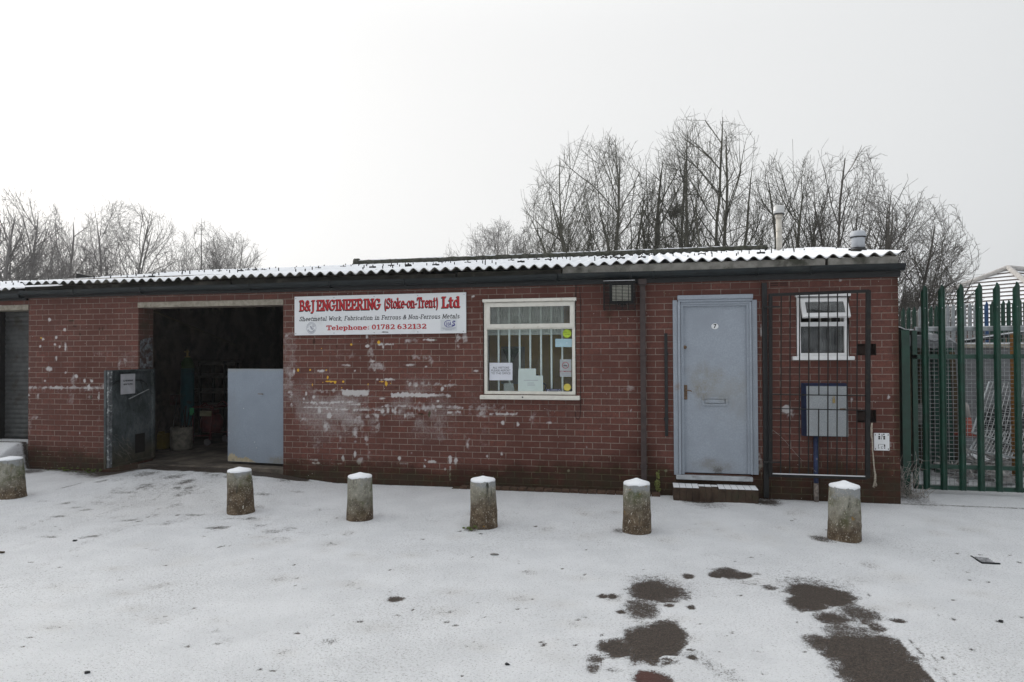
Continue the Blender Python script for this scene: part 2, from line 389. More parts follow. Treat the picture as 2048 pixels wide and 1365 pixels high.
# ------------------------------------------------------------ ground: thin snow over tarmac
def _ell(px, py, rx, ry):                            # a patch measured in the photograph -> place and size on the ground
    c = gr(px, py); e1 = gr(px+rx, py); a = gr(px, py-ry); b = gr(px, py+ry)
    return c[0], c[1], abs(e1[0]-c[0]), abs(a[1]-b[1])/2
def ground_h(X, Y):
    h = .15*sst(-.25, .75, X)*(1-sst(2.45, 3.5, X))*sst(-1.7, -.05, Y)*(1-.35*sst(1.6, 2.9, X))
    h = h+.40*(1-sst(-1.66, -1.56, X))*sst(-3.3, -2.4, X)*sst(-1.0, -.02, Y)
    h = h+.045*(1-sst(-1.0, 1.0, X))*sst(-1.5, 0, Y)
    h = h+.02*(fbm(X, Y, .5, 40)-.5)*(1-sst(-.6, -.1, Y)*.5)
    return h
gx = np.concatenate([np.array([-260, -120, -60, -35, -20, -12, -8, -5.5, -4, -3.2]), np.arange(-2.7, 13.0, .024), np.array([13.3, 14, 15, 17, 20, 26, 36, 60, 120, 260])])
gy = np.concatenate([np.array([-200, -80, -40, -22, -14, -10, -8, -6.8, -6.2]), np.arange(-5.7, .85, .024), np.array([1, 1.5, 2, 3, 4, 5, 6, 8, 11, 15, 20, 28, 40, 70, 140, 300])])
GX, GY = np.meshgrid(gx, gy, indexing='ij')
H = ground_h(GX, GY)
mask = np.zeros_like(GX); tan = np.zeros_like(GX); red = np.zeros_like(GX)
n1 = fbm(GX, GY, 5, 10, 4); n2 = fbm(GX, GY, 22, 20, 3); n3 = fbm(GX, GY, 1.2, 30, 3)
def patch(px, py, rx, ry, s=1.0, soft=.35, rag=.35, arr=None, rot=0):
    cx, cy, ax, ay = _ell(px, py, rx, ry)
    sel = (abs(GX-cx) < 2.2*max(ax, ay)) & (abs(GY-cy) < 2.2*max(ax, ay))
    dx = (GX[sel]-cx); dy = (GY[sel]-cy); c, si = math.cos(rot), math.sin(rot)
    u = (dx*c+dy*si)/ax; v = (-dx*si+dy*c)/ay
    d = np.sqrt(u*u+v*v)+rag*(n1[sel]-.5)*2+rag*.6*(n2[sel]-.5)*2
    m = s*(1-sst(1-soft*1.4, 1+soft*2.0, d)); a = mask if arr is None else arr
    a[sel] = np.maximum(a[sel], m)
for p in [(1312,1181,56,20,1,.3),(1316,1172,66,24,.55,.5),(1281,1218,36,20,.8,.4),(1303,1287,58,36,1,.22),(1232,1294,40,18,1,.3),(1330,1268,40,26,1,.25),(1302,1357,36,15,1,.3),
          (1457,1146,25,11,.95,.3),(1431,1149,14,6,.95,.3),(1492,1150,14,5,.95,.3),(1508,1147,22,3,.5,.5),(1497,1166,26,5,.4,.6),(1376,1152,12,5,.9,.4),
          (1637,1188,60,22,1,.25),(1612,1206,42,15,1,.25),(1625,1170,70,20,.55,.5),(1716,1226,40,18,.8,.4),(1663,1236,36,14,.9,.35),(1700,1240,44,12,.55,.5),
          (1725,1300,90,38,1,.2),(1750,1335,90,44,1,.2),(1640,1283,32,16,.8,.4),(1790,1372,70,24,1,.3),(1700,1262,50,16,.7,.4),
          (1205,1192,9,4,1,.4),(1225,1192,10,5,1,.4),(1338,1210,10,4,.9,.4),(1382,1214,8,4,1,.4),(1242,1223,9,4,1,.4),(1192,1317,18,9,.75,.5),(1187,1337,14,12,.75,.5),
          (1795,1242,16,4,.9,.5),(1385,1313,9,5,.9,.5),(1352,1324,12,5,.7,.5),(791,1197,17,6,1,.35),(1538,1174,14,5,.75,.6),(2000,1243,6,2,.9,.4),
          (455,1283,22,6,.42,.8),(318,1247,24,6,.40,.8),(430,1263,20,6,.38,.8),(660,1282,16,6,.45,.7),(1225,1340,18,6,.5,.6),
          (1420,1010,40,7,.5,.7),(1400,1002,34,4,.85,.5),(1530,1003,28,7,.85,.6),(1500,1000,20,3,.7,.5),(1825,998,34,14,.55,.7),
          (200,945,120,7,.9,.4),(130,941,60,5,.9,.4),(250,952,80,10,.95,.35),(270,938,60,14,1,.35),(300,926,60,10,1,.35),(180,952,70,6,.5,.6),(210,965,60,5,.35,.7),
          (1705,1083,14,4,.6,.5),(1646,1078,20,6,.7,.5),(945,1055,14,5,.7,.6),(1238,1060,14,5,.55,.6),(60,948,30,5,.7,.6)]:
    patch(*p)
patch(1288, 1350, 34, 12, .9, .5, arr=red)
for x in np.arange(.2, 2.9, .22):                     # wet apron along the threshold
    cx, cy = x, -.06-.10*(1-abs(x-1.5)/1.6)
    d = np.sqrt(((GX-cx)/.3)**2+((GY-cy)/.17)**2)+.4*(n1-.5)*2
    mask = np.maximum(mask, 1-sst(.6, 1.25, d))
# dark wheel and boot prints leading out of the opening
for (x, y, rx, ry, s, ro) in [(290,965,26,5,.6,0),(362,951,18,5,.62,0),(376,977,16,6,.6,0),(413,962,13,7,.7,.5),(355,970,34,5,.55,.5),(435,970,16,5,.5,0),(290,983,20,6,.5,.3),(220,997,30,4,.45,0),
        (85,1002,18,4,.45,0),(140,1006,30,3,.35,0),(175,1019,16,3,.5,0),(310,1000,18,7,.42,0),(362,995,16,8,.55,0),(350,1010,14,4,.5,0),(320,940,30,5,.6,0),(400,950,14,4,.5,0),(250,990,30,3,.45,.2),
        (420,1003,10,6,.35,0),(440,1012,14,8,.35,0),(300,1033,14,6,.42,0),(230,1034,14,4,.38,0),(540,1062,20,5,.45,0),(580,1056,14,5,.45,0),(510,1054,12,5,.38,0),(690,1068,14,6,.4,0),(650,1069,14,5,.42,0),
        (310,1100,22,8,.40,0),(270,1050,12,8,.38,0),(345,1108,12,6,.32,0),(1700-1520,950,20,4,.5,0),(330,956,20,3,.6,.3),(440,948,20,3,.6,0),(450,958,14,3,.5,0),(385,990,10,12,.35,0)]:
    patch(x, y, rx*.95, ry*.85, s+.02, .8, .8, rot=ro)
rr = np.random.default_rng(11)
for i in range(90):                                   # faint boot prints, all over
    x = rr.uniform(60, 1980); y = 1000+rr.beta(1.2, 2.0)*330; k = (y-700)/400
    patch(x, y, rr.uniform(11, 20)*k, rr.uniform(3.5, 6)*k, rr.uniform(.26, .46), .8, .8, rot=rr.uniform(-.5, .5))
    patch(x+4, y, rr.uniform(14, 26)*k, rr.uniform(4, 8)*k, rr.uniform(.3, .7), .7, .4, arr=tan)
for i in range(38):                                   # trodden patch outside the bay
    x = rr.uniform(70, 640); y = rr.uniform(955, 1080); k = (y-700)/400
    patch(x, y, rr.uniform(12, 30)*k, rr.uniform(2.2, 4.5)*k, rr.uniform(.38, .62), .8, .8, rot=rr.uniform(.1, .7))
for i in range(150):                                  # grit and crumbs
    x = rr.uniform(0, 2040); y = 1000+rr.beta(1.2, 1.4)*360; k = (y-700)/500
    patch(x, y, rr.uniform(2.5, 6)*k, rr.uniform(1.2, 2.4)*k, rr.uniform(.5, .95), .4, .3, rot=rr.uniform(-.4, .4))
patch(330, 1000, 110, 30, .9, .8, arr=tan); patch(330, 985, 120, 22, .34, .8, .8); patch(250, 1010, 160, 14, .30, .8, .8, rot=.1); patch(300, 1010, 50, 14, .8, .8, arr=tan)
def streak(p, q, wd, s):                               # scrape lines
    a = gr(*p)[:2]; b = gr(*q)[:2]; L = np.hypot(*(b-a)); u = (b-a)/L
    t = (GX-a[0])*u[0]+(GY-a[1])*u[1]; dd = abs(-(GX-a[0])*u[1]+(GY-a[1])*u[0])
    m = s*(1-sst(wd*.5, wd, dd))*((t > 0) & (t < L))*sst(.25, .6, fbm(GX, GY, 9, 55)); return m
for k in range(7):
    mask = np.maximum(mask, streak((1722+k*9, 1240+k*2), (1862+k*14, 1372), .020, 1.0-.07*k))
for k in range(4):
    mask = mask*(1-.75*streak((1790+k*13, 1268), (1880+k*17, 1372), .016, 1.2))
for k in range(5):
    mask = mask*(1-.8*streak((1318+k*9, 1312), (1342+k*13, 1372), .014, 1.2))
for p, q, wd_, s_ in (((330, 950), (-20, 1080), .10, .36), ((450, 960), (60, 1140), .12, .34), ((400, 955), (20, 1100), .10, .32), ((300, 948), (60, 990), .05, .5), ((520, 1000), (1500, 1120), .09, .30), ((560, 1060), (1650, 1200), .10, .28), ((150, 1180), (900, 1365), .10, .26)):
    mask = np.maximum(mask, streak(p, q, wd_, s_))
mask = np.maximum(mask, streak((1376, 1300), (1480, 1368), .10, .38)); mask = np.maximum(mask, streak((1345, 1303), (1720, 1303), .012, .45))
mask = np.maximum(mask, streak((1345, 1303), (860, 1250), .03, .3))
# thinner snow near the lens corner, and along the wall foot
mask = np.maximum(mask, .36*(1-sst(-5.2, -4.2, GY+.25*GX*.2))*sst(.3, .7, n3+.2)*(1-sst(2, 6, GX)))
mask = np.maximum(mask, .14*sst(.50, .70, n3))
mask = np.maximum(mask, .8*sst(-.10, -.03, GY+.05*(n1-.5))*(GY < .02)*(GX < 2.6))
mask = np.maximum(mask, .55*sst(-.06, .0, GY+.05*(n1-.5))*(GY < .05)*(GX > 3.4))
nx, ny = GX.shape
V = np.stack([GX, GY, H-.008*mask+.004*(n2-.5)], -1).reshape(-1, 3)
idx = np.arange(nx*ny).reshape(nx, ny)
F = np.stack([idx[:-1, :-1], idx[1:, :-1], idx[1:, 1:], idx[:-1, 1:]], -1).reshape(-1, 4)
k = NT('snowy_tarmac')
a = k.attr('bare')
f1 = k.noise(95, 4, .8); f2 = k.noise(22, 5, .75); f3 = k.noise(2.2, 4, .6)
fs = k.noise(60, 4, .72, stretch=(1, 1.7, 1))
e = k.math('ADD', a[0], k.math('MULTIPLY_ADD', f1, 1.9, -.99)); e = k.math('ADD', e, k.math('MULTIPLY_ADD', f2, 1.0, -.5))
bare = k.ramp(e, .36, .70)
snowc = k.mix(k.ramp(f3, .35, .65), (.84, .855, .875), (.77, .785, .805))
snowc = k.mix(k.math('MULTIPLY', a[1], .30), snowc, (.64, .61, .56))
pit = k.ramp(k.math('ADD', fs, k.math('MULTIPLY', k.noise(.9, 3), .14)), .63, .70)
snowc = k.mix(k.math('MULTIPLY', pit, .62), snowc, (.26, .25, .24))
tarm = k.mix(k.ramp(k.noise(95, 4, .8), .40, .66), (.026, .020, .016), (.135, .105, .085))
tarm = k.mix(a[2], tarm, (.10, .036, .030))
tarm = k.mix(k.ramp(k.noise(120, 3, .8), .68, .72), tarm, (.5, .5, .5))
k.col(k.mix(bare, snowc, tarm)); k.rough(k.math('MULTIPLY_ADD', bare, -.30, .78))
hh = k.math('ADD', k.math('MULTIPLY', k.noise(48, 4, .7, stretch=(1, 1.6, 1)), 1.0), k.math('MULTIPLY', bare, -.35)); hh = k.math('ADD', hh, k.math('MULTIPLY', f1, .35))
k.bump(hh, 1.0, .028)
g = mesh_obj('snowy_ground', V, F, k.m, smooth=True); tag(g, kind='structure', label='thin trodden snow over tarmac with bare wet patches')
color_attr(g, 'bare', np.stack([mask.ravel(), tan.ravel(), red.ravel()], -1))

# ------------------------------------------------------------ the long brick workshop
XL, XR = -1.60, 10.53
B = thing('brick_workshop', 'long low red brick workshop with snowy corrugated roof and paint-marked wall', 'building', (4.5, 0, 0))
def hole(px0, py0, px1, py1):
    a = at(px0, py0); b = at(px1, py1); return a[0], b[0], b[2], a[2]
W1 = hole(968, 602, 1151, 790); W2 = hole(1593, 590, 1697, 714); DR = hole(1357, 603, 1505, 952)
RC1 = hole(1715, 688, 1752.5, 711); RC2 = hole(1715, 820, 1752.5, 846)
GAR = (.33, 2.67, -.3, 2.454)
LIN = (.33, 2.67, 2.454, 2.5335)
holes = [GAR, LIN, W1, W2, DR, RC1, RC2]
def lines(a, b, st, extra):
    v = list(np.arange(a, b, st))+[b]+[e for e in extra if a < e < b]
    v = np.unique(np.round(v, 5)); keep = [v[0]]
    ex = set(np.round(extra, 5))
    for q in v[1:]:
        if q-keep[-1] < .003:
            if q in ex: keep[-1] = q
            continue
        keep.append(q)
    return np.array(keep)
def wall_sheet(name, x0, x1, z0, z1, st, hs, parent, fn, mat):
    xs = lines(x0, x1, st, [h[0] for h in hs]+[h[1] for h in hs]); zs = lines(z0, z1, st, [h[2] for h in hs]+[h[3] for h in hs])
    X, Z = np.meshgrid(xs, zs, indexing='ij')
    n, m = X.shape; idx = np.arange(n*m).reshape(n, m)
    cx = (X[:-1, :-1]+X[1:, 1:])/2; cz = (Z[:-1, :-1]+Z[1:, 1:])/2; ok = np.ones_like(cx, bool)
    for h in hs: ok &= ~((cx > h[0]) & (cx < h[1]) & (cz > h[2]) & (cz < h[3]))
    F = np.stack([idx[:-1, :-1][ok], idx[1:, :-1][ok], idx[1:, 1:][ok], idx[:-1, 1:][ok]], -1)
    Yw = .004*(fbm(X, Z, .6, 70)-.5)
    for h in hs: Yw = np.where((X > h[0]-.05) & (X < h[1]+.05) & (Z > h[2]-.05) & (Z < h[3]+.05), 0, Yw)
    o = mesh_obj(name, np.stack([X, Yw, Z], -1).reshape(-1, 3), F, mat, parent)
    color_attr(o, 'marks', fn(X, Z).reshape(-1, 3)); return o
# marks in the photograph: (origin x, origin y, zoom) then x0, y0, x1, y1, strength
C3 = (560, 560, 3.175); C4 = (940, 560, 3.034); C1 = (0, 540, 2.969); C0 = (0, 0, 1)
white = [(C3, t) for t in [(395,700,565,735,.8),(215,705,262,715,.6),(335,700,360,708,.6),(705,720,980,743,1),(980,728,1080,740,.75),(1023,680,1040,708,1),(143,779,340,785,.95),(315,774,460,779,.95),
 (455,788,517,793,.95),(150,809,330,813,.85),(245,808,650,830,.35),(300,823,640,827,1),(650,797,1165,813,.62),(830,793,980,820,.55),(1065,836,1145,842,.9),(1100,840,1140,860,.5),(240,815,262,860,.75),(640,825,662,850,.8),
 (268,840,288,960,.42),(298,842,330,880,.85),(278,900,308,955,.6),(400,850,425,960,.38),(470,860,530,925,.5),(470,930,488,1000,.6),(512,905,530,960,.45),(545,860,572,878,.7),(600,850,632,880,.75),(612,890,624,950,.5),
 (430,860,470,900,.35),(540,850,660,868,.4),(680,815,690,840,.8),(712,815,718,835,.8),(728,820,735,850,.8),(750,832,780,852,.45),(800,845,850,870,.5),(790,850,796,875,.8),(575,530,655,560,.42),(592,555,608,580,.65),(568,440,582,520,.42),(572,350,584,440,.25),
 (845,485,960,497,.5),(948,490,965,530,.5),(362,475,375,498,.4),(395,482,500,488,.25),(925,590,945,630,.25),(985,880,1040,1010,.26),(1000,1000,1030,1020,.3),(25,340,100,560,.24),(25,560,80,700,.34),(30,345,60,360,.5),(50,600,72,640,.45),
 (155,880,250,1060,.11),(222,1000,255,1090,.26),(440,880,640,1010,.09),(70,700,78,790,.6),(60,715,95,722,.5),(395,1123,405,1150,1),(472,1095,480,1122,.95),(490,1140,520,1165,.55),(752,1125,768,1150,1),(918,1140,928,1150,1),(948,1150,992,1163,1),(1070,1122,1090,1165,.9),
 (1105,1130,1125,1165,.85),(205,1141,225,1147,1),(225,1161,265,1168,.9),(345,1165,385,1171,.8),(760,1166,800,1171,.8),(925,378,985,386,1),(788,378,838,392,.5),(1125,350,1140,430,.5),(1160,345,1190,395,.55),(548,350,560,372,1),(545,412,565,430,.9),
 (620,406,720,411,.8),(583,514,602,520,1),(245,573,295,584,.9),(395,539,435,545,.8),(800,536,845,544,.8),(920,548,932,555,1),(660,629,718,637,1),(612,629,625,640,.8),(815,661,1120,667,.6),(470,573,480,582,1),(1235,573,1260,584,.9),(86,570,93,592,.9),
 (160,716,172,735,.8),(205,736,220,755,.85),(228,781,240,797,.9),(258,772,285,788,.8),(148,748,156,760,.8),(145,880,200,892,.6),(1078,1200,1082,1252,.85),(650,410,657,432,.8),(998,765,1006,775,1),(640,750,668,756,.8),(1045,1200,1050,1206,1),(380,1000,384,1030,.5),(545,1010,552,1040,.6),
 (1190,1020,1194,1050,.6),(915,1180,922,1188,1),(832,1095,842,1105,1),(555,1095,568,1125,.5)]]
white += [(C4, t) for t in [(0,768,210,788,.42),(120,810,285,820,.7),(370,814,395,870,.38),(0,810,90,818,.5),(190,857,208,880,1),(286,864,296,885,.85),(485,866,505,870,.85),(30,549,48,557,1),(75,880,100,1000,.18),(932,648,982,668,.36),(1035,665,1052,690,.5),(15,97,28,106,1),
 (470,770,482,880,.16),(187,1050,195,1062,1),(100,1066,108,1078,.9),(592,1155,604,1166,.9),(975,785,980,800,.9),(706,1010,712,1020,.9),(805,545,812,556,.8)]]
white += [(C1, t) for t in [(163,693,640,707,.62),(163,705,640,716,.25),(285,287,302,305,.9),(378,348,390,362,1),(248,402,262,420,1),(330,395,340,408,1),(350,452,358,466,.9),(385,432,393,480,.85),(272,577,310,603,.7),(383,605,392,613,.9),(425,632,450,680,.45),(445,622,460,640,.85),
 (535,650,552,668,.85),(495,648,508,668,.85),(520,680,535,712,.85),(410,740,440,800,.24),(706,528,715,580,.45),(722,528,745,540,.5),(745,537,785,549,.35),(163,870,212,882,.5),(163,890,190,960,.24),(217,737,232,768,.7),(163,740,178,750,.8),(522,742,552,768,.35),(582,737,590,770,.8),
 (320,438,330,450,.9),(235,451,242,459,.9),(163,582,175,592,.9),(560,490,640,510,.2),(710,480,810,580,.16),(331,508,338,535,.8),(262,655,270,662,.8),(470,965,476,974,1),(580,880,600,900,.2),(600,680,640,700,.4)]]
white += [(C0, t) for t in [(1563,811,1581,827,.85),(1578,820,1584,830,.6),(1518,912,1522,942,.5),(1521,655,1524,668,.9),(1330,940,1334,944,.8),(1776,880,1779,890,.5),(1680,560,1683,562,.9),(1776,790,1778,796,.7),(1701,796,1704,802,.9)]]
yell = [(C3, t) for t in [(618,388,635,405,1),(447,405,459,418,1),(110,565,120,582,1),(188,568,197,577,1),(298,608,307,628,1),(285,642,350,650,.8),(342,645,356,660,1),(395,640,408,655,1),(200,660,211,676,1),(385,682,394,691,1),(555,660,563,669,1),(665,645,682,675,1),(700,655,707,663,1),
 (290,570,299,578,1),(316,642,330,655,1),(620,645,665,652,.8),(262,432,268,438,1),(225,648,300,652,.6)]]
yell += [(C1, t) for t in [(240,402,248,408,1)]]
dark = [(C3, t) for t in [(210,372,222,410,.9),(355,410,365,440,.8),(825,480,840,510,.8),(980,372,992,388,1),(940,832,955,872,1.1),(880,845,915,860,1),(730,680,750,692,.7)]]
dark += [(C1, t) for t in [(430,330,455,340,.9),(410,300,440,306,1.1),(585,340,595,362,.8),(603,340,614,360,.8),(468,372,480,390,.8),(535,745,545,765,1),(580,745,588,765,.8)]]
def rects(X, Z, lst, soft, seed, rag=.5):
    out = np.zeros_like(X)
    for (ox, oy, sc), (x0, y0, x1, y1, s) in lst:
        a = at(ox+x0/sc, oy+y0/sc); b = at(ox+x1/sc, oy+y1/sc)
        ax, bx, az, bz = a[0], b[0], b[2], a[2]
        sf = soft*(1 if s > .6 else 3.0); pad = sf*2+.02
        i0, i1 = np.searchsorted(X[:, 0], [ax-pad, bx+pad]); j0, j1 = np.searchsorted(Z[0], [az-pad, bz+pad])
        if i1 <= i0 or j1 <= j0: continue
        x = X[i0:i1, j0:j1]; z = Z[i0:i1, j0:j1]
        jig = sf*1.2*(fbm(x, z, 30, seed)-.5)*2
        if max(bx-ax, bz-az) < .16:
            hw = (bx-ax)/2; hh = (bz-az)/2; q_ = np.sqrt(((x-(ax+bx)/2)/hw)**2+((z-(az+bz)/2)/hh)**2); d = (q_-1)*min(hw, hh)+jig*.9
        else: d = np.maximum(np.maximum(ax-x, x-bx), np.maximum(az-z, z-bz))+jig*1.6
        m = s*(1-sst(-sf*.6, sf, d)); m = m*(1-rag*(1-sst(.25, .62, fbm(x, z, 16, seed+3, 4)))*(1 if s < .8 else .5))
        out[i0:i1, j0:j1] = np.maximum(out[i0:i1, j0:j1], m)
    return out
def marks(X, Z):
    Rr = rects(X, Z, white, .013, 61, .45)
    # faint scoured haze over the middle of the long panel
    Rr = np.maximum(Rr, .22*np.exp(-((X-3.9)/1.5)**2-((Z-1.02)/.45)**2)*sst(.3, .7, fbm(X, Z, 3, 80))*2)
    Gg = rects(X, Z, yell, .008, 62, .1)
    n = fbm(X, Z, 2.2, 63, 4); n5 = fbm(X, Z, 9, 66, 3)
    hgt = .16+.34*n+.08*(1-sst(-1.2, 0, X))+.16*sst(5.2, 7.0, X)+.22*sst(9.0, 10.3, X)
    Bb = 1.15*(1-sst(.15, 1.35, Z/hgt))*(.62+.75*n5)
    Bb = np.maximum(Bb, .95*(1-sst(.06, .13, Z+.05*(n5-.5))))
    Bb = np.maximum(Bb, .50*sst(9.6, 10.3, X)*(1-sst(.3, 1.1, Z))*sst(.3, .6, n))
    Bb = np.maximum(Bb, .62*np.exp(-((X-7.58)/.24)**2-((Z-.52)/.16)**2))
    Bb = np.maximum(Bb, .75*sst(10.38, 10.53, X+.06*(n5-.5))*(.5+n))
    Bb = np.maximum(Bb, .6*np.exp(-((X-7.19)/.07)**2-((Z-2.24)/.10)**2))
    Bb = np.maximum(Bb, .32*sst(.5, .72, n)*sst(8.8, 9.6, X)*(Z < 1.3))
    Bb = np.maximum(Bb, rects(X, Z, dark, .008, 64, .2))
    return np.stack([Rr, Gg, Bb], -1)
wall = wall_sheet('front_wall', XL, XR, -.05, 2.70, .0125, holes, B, marks, M_['brick'])
# reveals, side and back walls
mb = MB()
def reveal(mb, h, d, bottom=True):
    x0, x1, z0, z1 = h
    mb.quad((x0, 0, z0), (x0, d, z0), (x0, d, z1), (x0, 0, z1)); mb.quad((x1, d, z0), (x1, 0, z0), (x1, 0, z1), (x1, d, z1))
    mb.quad((x0, 0, z1), (x1, 0, z1), (x1, d, z1), (x0, d, z1))
    if bottom: mb.quad((x0, d, z0), (x1, d, z0), (x1, 0, z0), (x0, 0, z0))
for h in (W1, W2, DR): reveal(mb, h, .30)
reveal(mb, (GAR[0], GAR[1], -.05, 2.4535), .30, False)
mb.quad((XR, 0, -.05), (XR, 8.2, -.05), (XR, 8.2, 2.72), (XR, 0, 2.72)); mb.add([(XR, 0, 2.72), (XR, 8.2, 2.72), (XR, 4.1, 3.36)], [(0, 1, 2)])
mb.build('side_wall', M_['brick_side'], B)
mb = MB(); mb.quad((XR, 8.2, -.05), (XL, 8.2, -.05), (XL, 8.2, 2.72), (XR, 8.2, 2.72)); mb.build('back_wall', M_['brick_dark'], B)
# whitewashed patches worn on the left jamb
mb = MB(); mb.quad((GAR[0]+.003, .03, 1.56), (GAR[0]+.003, .29, 1.56), (GAR[0]+.003, .29, 2.03), (GAR[0]+.003, .03, 1.98))
mb.build('jamb_paint', simple('worn_grey_jamb_paint', (.13, .14, .15), .8, .5, 14, dirt=(.05, .025, .02), dsc=12, dlo=.42, dhi=.58), B)
# brick pockets behind the security gate
for h in (RC1, RC2):
    mb = MB(); reveal(mb, h, .10); mb.quad((h[0], .10, h[2]), (h[1], .10, h[2]), (h[1], .10, h[3]), (h[0], .10, h[3]))
    mb.box(h[0]+.02, h[1]-.05, .05, .07, h[2]+.02, h[3]-.03); mb.build('wall_pocket', M_['pocket'], B)
# lintel
mb = MB(); mb.box(LIN[0]-.002, LIN[1]+.004, -.012, .30, LIN[2], LIN[3]-.001, .004); mb.build('lintel', M_['concrete'], B)
# ventilation brick and gutter-height details
v = at(1556, 569); mb = MB()
for zz in (-.012, .012): 
    for xx in (-.085, .02): mb.box(v[0]+xx, v[0]+xx+.085, -.006, .0, v[2]+zz-.004, v[2]+zz+.004)
mb.build('air_brick', M_['void'], B)
# inner rooms
mb = MB(); zf = .17
def room(mb, x0, x1, y0, y1, z0, z1, front_open=None):
    mb.quad((x0, y0, z0), (x0, y1, z0), (x0, y1, z1), (x0, y0, z1)); mb.quad((x1, y1, z0), (x1, y0, z0), (x1, y0, z1), (x1, y1, z1))
    mb.quad((x0, y1, z0), (x1, y1, z0), (x1, y1, z1), (x0, y1, z1))
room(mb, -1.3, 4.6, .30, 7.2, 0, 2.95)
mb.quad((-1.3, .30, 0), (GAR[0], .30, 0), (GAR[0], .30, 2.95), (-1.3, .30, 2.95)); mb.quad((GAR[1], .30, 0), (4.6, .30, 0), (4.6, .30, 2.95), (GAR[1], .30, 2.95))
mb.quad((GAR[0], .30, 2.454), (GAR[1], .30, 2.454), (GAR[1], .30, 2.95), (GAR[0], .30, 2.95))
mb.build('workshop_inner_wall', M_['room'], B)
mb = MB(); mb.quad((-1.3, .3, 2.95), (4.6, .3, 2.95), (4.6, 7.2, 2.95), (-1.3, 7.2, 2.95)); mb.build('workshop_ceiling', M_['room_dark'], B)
mb = MB(); room(mb, 5.0, 7.8, .30, 1.35, .2, 2.6); mb.quad((5, .3, .2), (7.8, .3, .2), (7.8, 1.35, .2), (5, 1.35, .2)); mb.quad((5, .3, 2.6), (7.8, .3, 2.6), (7.8, 1.35, 2.6), (5, 1.35, 2.6))
mb.quad((5.0, .301, .2), (W1[0], .301, .2), (W1[0], .301, 2.6), (5.0, .301, 2.6)); mb.quad((W1[1], .301, .2), (8.0, .301, .2), (8.0, .301, 2.6), (W1[1], .301, 2.6))
mb.build('office_inner_wall', M_['tan'], B)
mb = MB(); room(mb, 8.9, 10.4, .30, 1.8, .2, 2.6); mb.quad((8.9, .3, 2.6), (10.4, .3, 2.6), (10.4, 1.8, 2.6), (8.9, 1.8, 2.6)); mb.quad((8.9, .3, .2), (10.4, .3, .2), (10.4, 1.8, .2), (8.9, 1.8, .2))
mb.build('washroom_inner_wall', M_['room'], B)
mb = MB(); N = 40; fx = np.linspace(GAR[0]-1.63, 4.6, N)
mb.box(-1.3, 4.6, .285, 7.2, .0, zf); mb.box(GAR[0]+.002, GAR[1]-.002, .0, .285, -.05, zf-.003, .012)
fl = mb.build('workshop_floor', M_['gfloor']); tag(fl, kind='structure', label='worn concrete floor of the open workshop bay')

